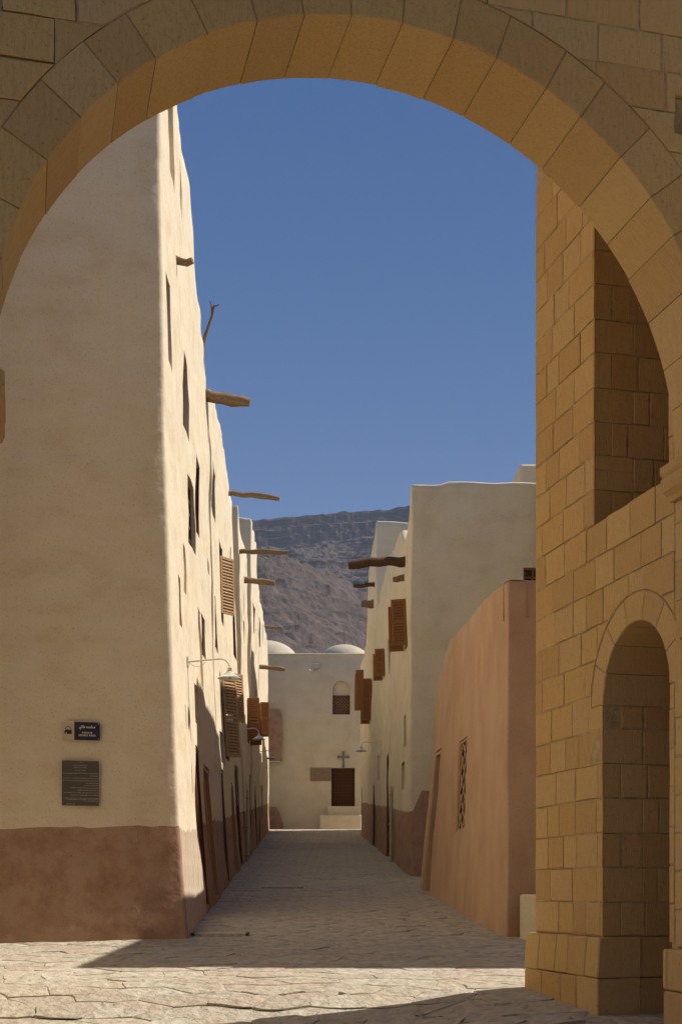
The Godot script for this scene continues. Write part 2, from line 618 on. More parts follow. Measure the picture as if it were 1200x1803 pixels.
# lay courses of stones over a face: the polygons left of each block are given by keep(poly) -> [polygons]
func courses(root: Node, called: String, origin: Vector3, ax: Vector3, ay: Vector3, n: Vector3, x0: float, x1: float, ys: Array, wmin: float, wmax: float, keep: Callable, depth: Callable, mortar: SurfaceTool) -> void:
	for i in ys.size() - 1:
		var x := x0
		var first := true
		while x < x1 - 0.01:
			var w := rng.randf_range(wmin, wmax)
			if first:
				w *= 0.55 if i % 2 == 0 else 1.0
				first = false
			var xe := x + w
			if x1 - xe < wmin * 0.6:
				xe = x1
			var y0: float = ys[i]
			var y1: float = ys[i + 1]
			var rect := PackedVector2Array([Vector2(x, y0), Vector2(xe, y0), Vector2(xe, y1), Vector2(x, y1)])
			var polys: Array = keep.call(rect)
			for poly in polys:
				var ar := 0.0
				for k in poly.size():
					ar += poly[k].cross(poly[(k + 1) % poly.size()]) * 0.5
				if absf(ar) < 0.002:
					continue
				var off := Geometry2D.offset_polygon(poly, -rng.randf_range(0.002, 0.0055), Geometry2D.JOIN_MITER)
				if off.is_empty():
					continue
				var pp := thin(off[0], 0.012)
				if pp.size() < 3:
					continue
				var c := Vector2.ZERO
				for p in pp:
					c += p / pp.size()
				var loc := PackedVector2Array()
				# worn edges: a few extra points along each side, pulled in a little
				for k in pp.size():
					var p0: Vector2 = pp[k] - c
					var p1: Vector2 = pp[(k + 1) % pp.size()] - c
					loc.append(p0 * (1.0 - rng.randf() * rng.randf() * 0.05))
					if p0.distance_to(p1) > 0.16:
						var parts := 3
						for q in range(1, parts):
							var m := p0.lerp(p1, float(q) / parts + rng.randf_range(-0.08, 0.08))
							loc.append(m - m.normalized() * rng.randf() * rng.randf() * 0.014)
				var st := st_new()
				var proud := rng.randf_range(-0.002, 0.004)
				slab(st, loc, ax, ay, n, depth.call(i, x, xe), rng.randf_range(0.003, 0.008), Vector2(rng.randf_range(-0.006, 0.006), rng.randf_range(-0.006, 0.006)))
				obj(called, st, stone_mat(), root, origin + ax * c.x + ay * c.y + n * proud)
				if mortar:
					slab_at(mortar, poly, origin - n * (0.0015 + 0.02 * rng.randf() * rng.randf() + (0.018 if rng.randf() < 0.12 else 0.0)), ax, ay, n, 0.1)
			x = xe


func slab_at(st: SurfaceTool, poly: PackedVector2Array, o: Vector3, ax: Vector3, ay: Vector3, n: Vector3, depth: float) -> void:
	var t := Geometry2D.triangulate_polygon(poly)
	for i in range(0, t.size(), 3):
		tri(st, o + ax * poly[t[i]].x + ay * poly[t[i]].y, o + ax * poly[t[i + 1]].x + ay * poly[t[i + 1]].y, o + ax * poly[t[i + 2]].x + ay * poly[t[i + 2]].y, n)
	if depth < 0.0:
		return


func ys_from(y0: float, h: float, top: float) -> Array:
	var a := [y0]
	while a[-1] < top - 0.05:
		a.append(a[-1] + h * rng.randf_range(0.96, 1.04))
	return a


# a wedge stone of an arch in the gateway frame; the arch axis runs along dir
func wedge(root: Node, mid: Vector3, ax: Vector3, dir: Vector3, a0: float, a1: float, r0: float, r1: float, depth: float) -> void:
	var g := 0.003
	var poly := PackedVector2Array()
	var am := (a0 + a1) * 0.5
	var rm := (r0 + r1) * 0.5
	var cen := Vector2(cos(am), sin(am)) * rm
	for i in 5:
		var an := lerpf(a0 + g / r0, a1 - g / r0, i / 4.0)
		poly.append(Vector2(cos(an), sin(an)) * (r0 + rng.randf_range(-0.0015, 0.0015)) - cen)
	for i in 3:
		var an := lerpf(a1 - g / r1, a0 + g / r1, i / 2.0)
		poly.append(Vector2(cos(an), sin(an)) * r1 - cen)
	var st := st_new()
	slab(st, poly, ax, Vector3.UP, -dir, depth, rng.randf_range(0.005, 0.009), Vector2(rng.randf_range(-0.006, 0.006), rng.randf_range(-0.006, 0.006)))
	var t := Geometry2D.triangulate_polygon(poly)
	for i in range(0, t.size(), 3):
		var v := []
		for k in 3:
			v.append(ax * poly[t[i + k]].x + Vector3.UP * poly[t[i + k]].y + dir * depth)
		tri(st, v[0], v[1], v[2], dir)
	obj("voussoir", st, stone_mat(), root, mid + ax * cen.x + Vector3.UP * cen.y)


func gateway() -> void:
	var root := thing("stone_gateway", "large round-arched sandstone gateway framing the street in the foreground", "gateway")
	var n := 23
	var rr := R_ARCH + 0.315
	var mid := gw(0, C_ARCH.y, 0)
	var ang := [0.0]
	for i in range(1, n):
		ang.append(PI * (i + rng.randf_range(-0.09, 0.09)) / n)
	ang.append(PI)
	for i in n:
		wedge(root, mid, E, D, ang[i], ang[i + 1], R_ARCH + rng.randf_range(-0.004, 0.004), rr, T_ARCH)
	# mortar in the arch joints
	var st := st_new()
	st.set_smooth_group(1)
	for i in 96:
		var a0 := PI * i / 96.0
		var a1 := PI * (i + 1) / 96.0
		var r := R_ARCH + 0.011
		var q0 := mid + (E * cos(a0) + Vector3.UP * sin(a0)) * r
		var q1 := mid + (E * cos(a1) + Vector3.UP * sin(a1)) * r
		quad(st, q0 + D * 0.01, q1 + D * 0.01, q1 + D * (T_ARCH - 0.01), q0 + D * (T_ARCH - 0.01), mid - q0)
		var f0 := mid + (E * cos(a0) + Vector3.UP * sin(a0)) * rr
		var f1 := mid + (E * cos(a1) + Vector3.UP * sin(a1)) * rr
		for s in [0.011, T_ARCH - 0.011]:
			quad(st, q0 + D * s, q1 + D * s, f1 + D * s, f0 + D * s, -D if s < 0.3 else D)
	obj("arch_mortar", st, M.mortar, root)
	# the wall round the arch, front and back faces
	var disc := ring(Vector2(0, C_ARCH.y), rr, 120)
	var hole := PackedVector2Array([Vector2(2.1, 7.04), Vector2(2.56, 7.04), Vector2(2.56, 7.31), Vector2(2.09, 7.31)])
	var keep := func(rect: PackedVector2Array) -> Array:
		var res := []
		if not Geometry2D.intersect_polygons(rect, hole).is_empty():
			for q in Geometry2D.clip_polygons(rect, hole):
				res.append(q)
		else:
			res = [rect]
		var fin := []
		for q in res:
			for w in Geometry2D.clip_polygons(q, disc):
				fin.append(w)
		return fin
	var deep := func(_i, _a, _b) -> float: return 0.2
	var o := gw(0, 0, 0)
	var mo := st_new()
	var ys := [5.043]
	for h in [0.27, 0.26, 0.28, 0.25, 0.27, 0.28, 0.26, 0.275, 0.265, 0.26, 0.27, 0.28, 0.265]:
		ys.append(ys[-1] + h)
	courses(root, "block", o, E, Vector3.UP, -D, -3.7, 4.1, ys, 0.42, 0.62, keep, deep, mo)
	obj("joint_mortar", mo, M.mortar, root)
	# core of the wall: spandrels over the arch and the jambs below it
	var core := st_new()
	var parts := []
	var wallrect := PackedVector2Array([Vector2(-7.0, C_ARCH.y), Vector2(7.0, C_ARCH.y), Vector2(7.0, 11.4), Vector2(-7.0, 11.4)])
	var big := ring(Vector2(0, C_ARCH.y), R_ARCH + 0.05, 120)
	for q in Geometry2D.clip_polygons(wallrect, big):
		for w in Geometry2D.clip_polygons(q, hole):
			parts.append(w)
	for q in parts:
		core_slab(core, q, gw(0, 0, 0.03), E, Vector3.UP, D, T_ARCH - 0.04)
	var back := PackedVector2Array([Vector2(2.0, 6.95), Vector2(2.66, 6.95), Vector2(2.66, 7.4), Vector2(2.0, 7.4)])
	core_slab(core, back, gw(0, 0, 0.36), E, Vector3.UP, D, 0.2)
	for s in [[-7.0, -R_ARCH - 0.012], [R_ARCH + 0.012, 7.0]]:
		core_slab(core, PackedVector2Array([Vector2(s[0], 0.1), Vector2(s[1], 0.1), Vector2(s[1], C_ARCH.y), Vector2(s[0], C_ARCH.y)]), gw(0, 0, 0.012), E, Vector3.UP, D, T_ARCH - 0.012)
	obj("wall_core", core, M.mortar, root)
	# jamb stones under the springing, on both sides of the opening
	var all := func(rect: PackedVector2Array) -> Array: return [rect]
	var ysj := ys_from(1.42, 0.286, 4.66)
	ysj[-1] = 4.72
	for s in [-1.0, 1.0]:
		var mj := st_new()
		courses(root, "jamb_block", gw(s * R_ARCH, 0, 0), D, Vector3.UP, -E * s, 0.0, T_ARCH, ysj, 0.3, 0.5, all, deep, mj)
		obj("jamb_mortar", mj, M.mortar, root)
		impost(root, s)
		# plinth under the jamb
		for k in 2:
			var y0 := 0.75 + k * 0.36
			var y1 := y0 + 0.352 - k * 0.05
			var b0 := -0.08
			while b0 < T_ARCH - 0.02:
				var b1 := minf(b0 + rng.randf_range(0.3, 0.45), T_ARCH + 0.03)
				var sp := st_new()
				var oo := gw(s * (R_ARCH - (0.09 if s > 0.0 else 0.02)), y0, b0)
				hexa(sp, corners8(Vector3.ZERO, E * s * 0.4, Vector3.UP * (y1 - y0), D * (b1 - b0 - 0.006)), 0.014)
				obj("plinth_block", sp, stone_mat(), root, oo)
				b0 = b1


func core_slab(st: SurfaceTool, poly: PackedVector2Array, o: Vector3, ax: Vector3, ay: Vector3, into: Vector3, depth: float) -> void:
	slab_at(st, poly, o, ax, ay, -into, -1.0)
	slab_at(st, poly, o + into * depth, ax, ay, into, -1.0)
	var cw := Geometry2D.is_polygon_clockwise(poly)
	for i in poly.size():
		var p := poly[i]
		var q := poly[(i + 1) % poly.size()]
		var e := q - p
		var n2 := Vector2(e.y, -e.x) * (-1.0 if cw else 1.0)
		var a := o + ax * p.x + ay * p.y
		var b := o + ax * q.x + ay * q.y
		quad(st, a, b, b + into * depth, a + into * depth, ax * n2.x + ay * n2.y)


func impost(root: Node, s: float) -> void:
	# moulded springer: profile (out from the jamb, height), run along the thickness
	var prof := [Vector2(-0.1, 4.735), Vector2(0.03, 4.735), Vector2(0.045, 4.77), Vector2(0.085, 4.80), Vector2(0.10, 4.84), Vector2(0.10, 4.89), Vector2(0.085, 4.905), Vector2(0.105, 4.93), Vector2(0.105, 4.985), Vector2(0.0, 5.035), Vector2(-0.1, 5.035)]
	var st := st_new()
	var poly := PackedVector2Array()
	for p in prof:
		poly.append(p)
	for part in [[-0.04, 0.31], [0.318, T_ARCH + 0.03]]:
		var o := gw(s * R_ARCH, 0, part[0]) 
		var st2 := st_new()
		core_slab(st2, poly, Vector3.ZERO, -E * s, Vector3.UP, D, part[1] - part[0])
		obj("impost", st2, stone_mat(), root, o)
	if st == null:
		return


# side wall of the gatehouse: arched doorway below, tall opening above
func gatehouse() -> void:
	var root := thing("gatehouse_side_wall", "sandstone block side wall with arched doorway and tall opening at right", "wall")
	var o := gw(R_ARCH, 0, 0)
	var b0 := T_ARCH + 0.004
	var b1 := 3.42
	var dn := 0.775          # doorway near edge
	var df := 1.94
	var dc := (dn + df) * 0.5
	var dr := (df - dn) * 0.5
	var ysp := 3.395
	var un := 0.79           # upper opening
	var uf := 2.11
	var sill := 4.95
	var utop := 8.15
	var ext := dr + 0.235
	var door := PackedVector2Array([Vector2(dn, 0), Vector2(df, 0), Vector2(df, ysp - 0.001)])
	for i in range(0, 25):
		door.append(Vector2(dc + dr * cos(PI * i / 24.0), ysp + dr * sin(PI * i / 24.0)))
	door.append(Vector2(dn, ysp - 0.001))
	var extr := PackedVector2Array()
	for i in range(0, 33):
		extr.append(Vector2(dc + ext * cos(PI * i / 32.0), ysp + ext * sin(PI * i / 32.0)))
	var upper := PackedVector2Array([Vector2(un, sill), Vector2(uf, sill), Vector2(uf, utop), Vector2(un, utop)])
	var keep := func(rect: PackedVector2Array) -> Array:
		var cur := [rect]
		for cut in [door, extr, upper]:
			var nx := []
			for q in cur:
				for w in Geometry2D.clip_polygons(q, cut):
					nx.append(w)
			cur = nx
		return cur
	var ys := [1.46]
	for i in 24:
		ys.append(1.46 + 0.2908 * (i + 1) + (rng.randf_range(-0.008, 0.008) if i != 11 else 0.0))
	var deep := func(i, _a, xe) -> float: return 0.16 if i % 2 == 0 else 0.36
	var mo := st_new()
	courses(root, "block", o, D, Vector3.UP, -E, b0, b1, ys, 0.26, 0.5, keep, deep, mo)
	# arch stones over the doorway, running right through the wall
	var k := 7
	for i in k:
		wedge(root, gw(R_ARCH, ysp, dc), D, E, PI * i / k, PI * (i + 1) / k, dr, ext - 0.004, 0.95)
	# inner faces of the far jambs, facing the camera
	var all := func(rect: PackedVector2Array) -> Array: return [rect]
	var shallow := func(_i, _a, _b) -> float: return 0.15
	for i in ys.size() - 1:
		var start := 0.163 if i % 2 == 0 else 0.363
		var yy := [ys[i], ys[i + 1]]
		if ys[i + 1] <= ysp + 0.02 or ys[i] >= sill - 0.02 and ys[i] < utop:
			var low: bool = ys[i + 1] <= ysp + 0.02
			courses(root, "jamb_block", gw(R_ARCH, 0, df if low else uf), E, Vector3.UP, -D, start, 1.0, yy, 0.22, 0.46, all, shallow, mo)
			if low:
				courses(root, "jamb_block", gw(R_ARCH, 0, dn), E, Vector3.UP, D, start, 1.0, yy, 0.3, 0.46, all, shallow, mo)
	var lasty := 1.46
	for v in ys:
		if v <= ysp + 0.02:
			lasty = v
	if ysp - lasty > 0.03:
		courses(root, "jamb_block", gw(R_ARCH, 0, df), E, Vector3.UP, -D, 0.163, 1.0, [lasty, ysp], 0.3, 0.46, all, shallow, mo)
		courses(root, "jamb_block", gw(R_ARCH, 0, dn), E, Vector3.UP, D, 0.163, 1.0, [lasty, ysp], 0.3, 0.46, all, shallow, mo)
	# plinth: two courses and a sloping top
	for c in 3:
		var y0: float = [0.35, 0.78, 1.12][c]
		var y1: float = [0.772, 1.113, 1.452][c]
		var b := df - 0.07
		while b < b1 + 0.06:
			var be := b + rng.randf_range(0.26, 0.44)
			if b1 + 0.08 - be < 0.2:
				be = b1 + 0.08
			var st := st_new()
			var p := corners8(Vector3.ZERO, D * (be - b - 0.006), Vector3.UP * (y1 - y0), E * 0.4)
			for q in 8:
				p[q] += Vector3(rng.randf_range(-1, 1), rng.randf_range(-1, 1), rng.randf_range(-1, 1)) * 0.005
			if c == 2:
				p[2] += E * 0.025
				p[3] += E * 0.025
			hexa(st, p, 0.01)
			obj("plinth_block", st, stone_mat(), root, gw(R_ARCH - 0.085, y0, b))
			b = be
		var a := 0.32
		while a < 1.0:
			var ae := a + rng.randf_range(0.28, 0.4)
			var st2 := st_new()
			var p2 := corners8(Vector3.ZERO, E * (ae - a - 0.006), Vector3.UP * (y1 - y0), D * 0.2)
			if c == 2:
				p2[2] += D * 0.02
				p2[3] += D * 0.02
			hexa(st2, p2, 0.01)
			obj("plinth_block", st2, stone_mat(), root, gw(R_ARCH + a - 0.01, y0, df - 0.065))
			a = ae
	# floor slab of the doorway, core and the dark rooms behind
	var g := 0.014
	var low_poly := PackedVector2Array([Vector2(b0, 0.2), Vector2(dn - g, 0.2), Vector2(dn - g, ysp)])
	for i in range(24, -1, -1):
		low_poly.append(Vector2(dc + (dr + g) * cos(PI * i / 24.0), ysp + (dr + g) * sin(PI * i / 24.0)))
	low_poly.append_array([Vector2(df + g, 0.2), Vector2(b1, 0.2), Vector2(b1, sill - g), Vector2(b0, sill - g)])
	var core := st_new()
	core_slab(core, low_poly, gw(R_ARCH + g, 0, 0), D, Vector3.UP, E, 1.0)
	core_slab(core, rect4(uf + g, b1, sill - g, 11.5), gw(R_ARCH + g, 0, 0), D, Vector3.UP, E, 1.0)
	core_slab(core, rect4(b0, un - g, sill - g, 11.5), gw(R_ARCH + g, 0, 0), D, Vector3.UP, E, 1.0)
	core_slab(core, rect4(un - g, uf + g, utop + g, 11.5), gw(R_ARCH + g, 0, 0), D, Vector3.UP, E, 1.0)
	obj("wall_core", core, M.mortar, root)
	obj("joint_mortar", mo, M.mortar, root)
	var room := thing("gatehouse", "sandstone gatehouse body behind the side wall, roofed and dark within", "building")
	var rs := st_new()
	core_slab(rs, rect4(b0, b1, 0.2, 11.5), gw(6.2, 0, 0), D, Vector3.UP, E, 0.5)
	core_slab(rs, rect4(R_ARCH + 1.02, 6.2, 0.2, 11.5), gw(0, 0, b1 - 0.4), E, Vector3.UP, D, 0.4)
	obj("wall", rs, M.stone[0], room)
	var rf := st_new()
	core_slab(rf, rect4(b0, b1 + 0.02, 11.52, 11.8), gw(R_ARCH - 0.02, 0, 0), D, Vector3.UP, E, 4.3)
	obj("roof", rf, M.stone[1], room)
	var fl := st_new()
	core_slab(fl, rect4(b0, b1 - 0.41, 4.62, 4.90), gw(R_ARCH + 1.03, 0, 0), D, Vector3.UP, E, 2.7)
	obj("upper_floor", fl, M.stone[2], room)


func rect4(x0: float, x1: float, y0: float, y1: float) -> PackedVector2Array:
	return PackedVector2Array([Vector2(x0, y0), Vector2(x1, y0), Vector2(x1, y1), Vector2(x0, y1)])


# ------------------------------------------------------------------ plastered houses
# corners: plan points Vector2(x, depth); edges marked in "fine" are finely meshed; holes: {e, a, b, y0, y1, d}
func house(called: String, label: String, group: String, cor: Array, fine: Array, rad: float, opt: Dictionary) -> Node3D:
	var cen := Vector2.ZERO
	for c in cor:
		cen += c / cor.size()
	var org := Vector3(cor[1].x, gy(cor[1].x, cor[1].y), -cor[1].y)
	var root := thing(called, label, "house", org, group)
	# outline with rounded corners
	var pts := []
	var nrm := []
	var edge := []
	var along := []
	var side := []
	var k := cor.size()
	for i in k:
		var a: Vector2 = cor[i]
		var b: Vector2 = cor[(i + 1) % k]
		var t := (b - a).normalized()
		var n := Vector2(t.y, -t.x)
		if n.dot((a + b) * 0.5 - cen) < 0:
			n = -n
		var len := a.distance_to(b)
		var nprev := outward((a - cor[(i + k - 1) % k]).normalized(), (a + cor[(i + k - 1) % k]) * 0.5 - cen)
		var nnext := outward((cor[(i + 2) % k] - b).normalized(), (cor[(i + 2) % k] + b) * 0.5 - cen)
		var step: float = opt.get("step", 0.16) if fine[i] else 1.5
		var marks := []
		var cnt := maxi(2, int(ceilf((len - 2 * rad) / step)))
		for q in cnt + 1:
			marks.append(rad + (len - 2 * rad) * q / cnt)
		for h in opt.get("holes", []):
			if h.e == i:
				for v in [h.a, h.b]:
					var best := 0
					for q in marks.size():
						if absf(marks[q] - v) < absf(marks[best] - v):
							best = q
					if absf(marks[best] - v) < step * 0.3 and best > 0 and best < marks.size() - 1:
						marks[best] = v
					else:
						marks.append(v)
						marks.sort()
		for m in marks:
			pts.append(a + t * m)
			nrm.append(n)
			edge.append(i)
			along.append(m)
			side.append([t * nprev.dot(t) / (1.0 + n.dot(nprev)) * (1.0 - m / len) + t * nnext.dot(t) / (1.0 + n.dot(nnext)) * (m / len)])
		# the corner at b
		var c: Vector2 = cor[(i + 2) % k]
		var t2 := (c - b).normalized()
		var n2 := Vector2(t2.y, -t2.x)
		if n2.dot((c + b) * 0.5 - cen) < 0:
			n2 = -n2
		for q in range(1, 4):
			var f := q / 4.0
			var p0 := b - t * rad
			var p1 := b + t2 * rad
			pts.append(p0.lerp(b, f).lerp(b.lerp(p1, f), f))
			nrm.append(n.lerp(n2, f).normalized())
			edge.append(-1)
			along.append(0.0)
			side.append([(n + n2) / (1.0 + n.dot(n2)) - n.lerp(n2, f).normalized()])
	var ncol := pts.size()
	var top: Callable = opt.top
	var lean: Callable = opt.get("lean", func(_p, _h): return 0.0)
	var dado: Callable = opt.get("dado", func(_p): return -100.0)
	var lo := []
	var hi := []
	var dd := []
	var ymin := 1e9
	var ymax := -1e9
	for i in ncol:
		var p: Vector2 = pts[i]
		lo.append(gy(p.x, p.y) - 0.12)
		hi.append(top.call(p) + opt.get("ragged", 0.05) * nz.get_noise_2d(p.x * 0.9, p.y * 0.9))
		var wob: float = 0.45 if opt.get("calm", -9) == edge[i] else 1.0
		dd.append(maxf(lo[i], dado.call(p) + wob * 0.035 * nz.get_noise_2d(p.x * 1.3, p.y * 1.3) + wob * 0.05 * nz.get_noise_2d(p.x * 5.0, p.y * 5.0)))
		ymin = minf(ymin, lo[i])
		ymax = maxf(ymax, hi[i])
	var ys := []
	var rows := int(ceilf((ymax - ymin) / 0.24))
	for i in rows + 1:
		ys.append(ymin + (ymax - ymin) * i / rows)
	for h in opt.get("holes", []):
		for v in [h.y0, h.y1]:
			if not ys.has(v):
				ys.append(v)
	ys.sort()
	var swell: float = opt.get("bulge", 0.045)
	var at := func(i: int, y: float) -> Vector3:
		var p: Vector2 = pts[i]
		var hg: float = y - gy(p.x, p.y)
		var bulge: float = swell
		if opt.has("calm"):
			bulge *= lerpf(0.3, 1.0, smoothstep(0.0, 1.6, along[i])) if edge[i] > opt.calm else 0.3
		var off: float = -lean.call(p, hg) + bulge * nz.get_noise_3d(p.x * 0.45, y * 0.4, p.y * 0.45) + bulge * 0.28 * nz.get_noise_3d(p.x * 1.7, y * 1.5, p.y * 1.7)
		var q: Vector2 = p + (nrm[i] + side[i][0]) * off
		return Vector3(q.x, y, -q.y) - org
	var n3 := func(i: int) -> Vector3: return Vector3(nrm[i].x, 0, -nrm[i].y)
	var inhole := func(e: int, m: float, y: float) -> bool:
		for h in opt.get("holes", []):
			if h.e == e and m > h.a and m < h.b and y > h.y0 and y < h.y1:
				return true
		return false
	var wall := st_new()
	var band := st_new()
	wall.set_smooth_group(1)
	band.set_smooth_group(1)
	var anyband := false
	var worn := st_new()  # dado stretch drawn paler, as the sun makes it look
	worn.set_smooth_group(1)
	var anysunlit := false
	for i in ncol:
		var j := (i + 1) % ncol
		for r in ys.size() - 1:
			var ya: float = ys[r]
			var yb: float = ys[r + 1]
			if edge[i] == edge[j] and edge[i] >= 0 and inhole.call(edge[i], (along[i] + along[j]) * 0.5, (ya + yb) * 0.5):
				continue
			for part in 2:
				var b0: float = lo[i] if part == 0 else dd[i]
				var t0: float = dd[i] if part == 0 else hi[i]
				var b1: float = lo[j] if part == 0 else dd[j]
				var t1: float = dd[j] if part == 0 else hi[j]
				var y00 := clampf(ya, b0, t0)
				var y01 := clampf(yb, b0, t0)
				var y10 := clampf(ya, b1, t1)
				var y11 := clampf(yb, b1, t1)
				if y01 - y00 < 1e-4 and y11 - y10 < 1e-4:
					continue
				if part == 0:
					anyband = true
				var into := wall
				if part == 0:
					into = band
					if opt.has("worn") and (edge[i] == 1 and along[i] < opt.worn):  # near street-side columns take the dado colour with sunlight painted in
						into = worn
						anysunlit = true
				quad(into, at.call(i, y00), at.call(j, y10), at.call(j, y11), at.call(i, y01), n3.call(i) + n3.call(j))
	# openings: reveals
	for h in opt.get("holes", []):
		var cols := []
		for i in ncol:
			if edge[i] == h.e and along[i] >= h.a - 1e-5 and along[i] <= h.b + 1e-5:
				cols.append(i)
		if cols.size() < 2:
			continue
		var n: Vector3 = n3.call(cols[0])
		var dep: float = h.get("d", 0.2)
		wall.set_smooth_group(-1)
		var c0: int = cols[0]
		var c1: int = cols[-1]
		var tx: Vector3 = (at.call(c1, h.y0) - at.call(c0, h.y0)).normalized()
		for r in ys.size() - 1:
			if ys[r] >= h.y0 - 1e-5 and ys[r + 1] <= h.y1 + 1e-5:
				for s in [[c0, tx], [c1, -tx]]:
					var yl: float = maxf(ys[r], lo[s[0]])
					var a: Vector3 = at.call(s[0], yl)
					var b: Vector3 = at.call(s[0], ys[r + 1])
					quad(band if ys[r + 1] < dd[s[0]] + 0.05 else wall, a, b, b - n * dep, a - n * dep, s[1])
		for q in cols.size() - 1:
			for s in [[h.y0, Vector3.UP], [h.y1, Vector3.DOWN]]:
				var a: Vector3 = at.call(cols[q], s[0])
				var b: Vector3 = at.call(cols[q + 1], s[0])
				quad(wall, a, b, b - n * dep, a - n * dep, s[1])
		wall.set_smooth_group(1)
		var mid: Vector3 = (at.call(c0, h.y0) + at.call(c1, h.y0) + at.call(c0, h.y1) + at.call(c1, h.y1)) * 0.25
		var up: Vector3 = ((at.call(c0, h.y1) + at.call(c1, h.y1)) - (at.call(c0, h.y0) + at.call(c1, h.y0))).normalized()
		var z := tx.cross(up).normalized()
		if z.dot(n) < 0:
			tx = -tx
			z = tx.cross(up).normalized()
		h.frame = Transform3D(Basis(tx, up, z), mid)
		fill(root, h)
	# parapet and roof
	var prev := []
	for i in ncol:
		prev.append(at.call(i, hi[i]))
	for s in [[0.05, 0.035], [0.2, 0.035], [0.25, 0.0], [0.26, -0.45]]:
		var cur := []
		for i in ncol:
			var v: Vector3 = at.call(i, hi[i])
			cur.append(v - n3.call(i) * s[0] + Vector3.UP * s[1])
		for i in ncol:
			var j := (i + 1) % ncol
			var out: Vector3 = n3.call(i) + Vector3.UP if s[0] < 0.1 else (Vector3.UP if s[0] < 0.22 else -n3.call(i))
			quad(wall, prev[i], prev[j], cur[j], cur[i], out)
		prev = cur
	var flat := PackedVector2Array()
	for v in prev:
		flat.append(Vector2(v.x, v.z))
	var t := Geometry2D.triangulate_polygon(flat)
	for i in range(0, t.size(), 3):
		tri(wall, prev[t[i]], prev[t[i + 1]], prev[t[i + 2]], Vector3.UP)
	obj("wall", wall, opt.mat, root)
	if anysunlit:
		obj("sunlit_dado", worn, M.dado_sunlit, root)
	if anyband:
		obj("painted_dado", band, opt.get("dado_mat", M.dado), root)
	return root


func outward(t: Vector2, away: Vector2) -> Vector2:
	var n := Vector2(t.y, -t.x)
	return n if n.dot(away) >= 0.0 else -n


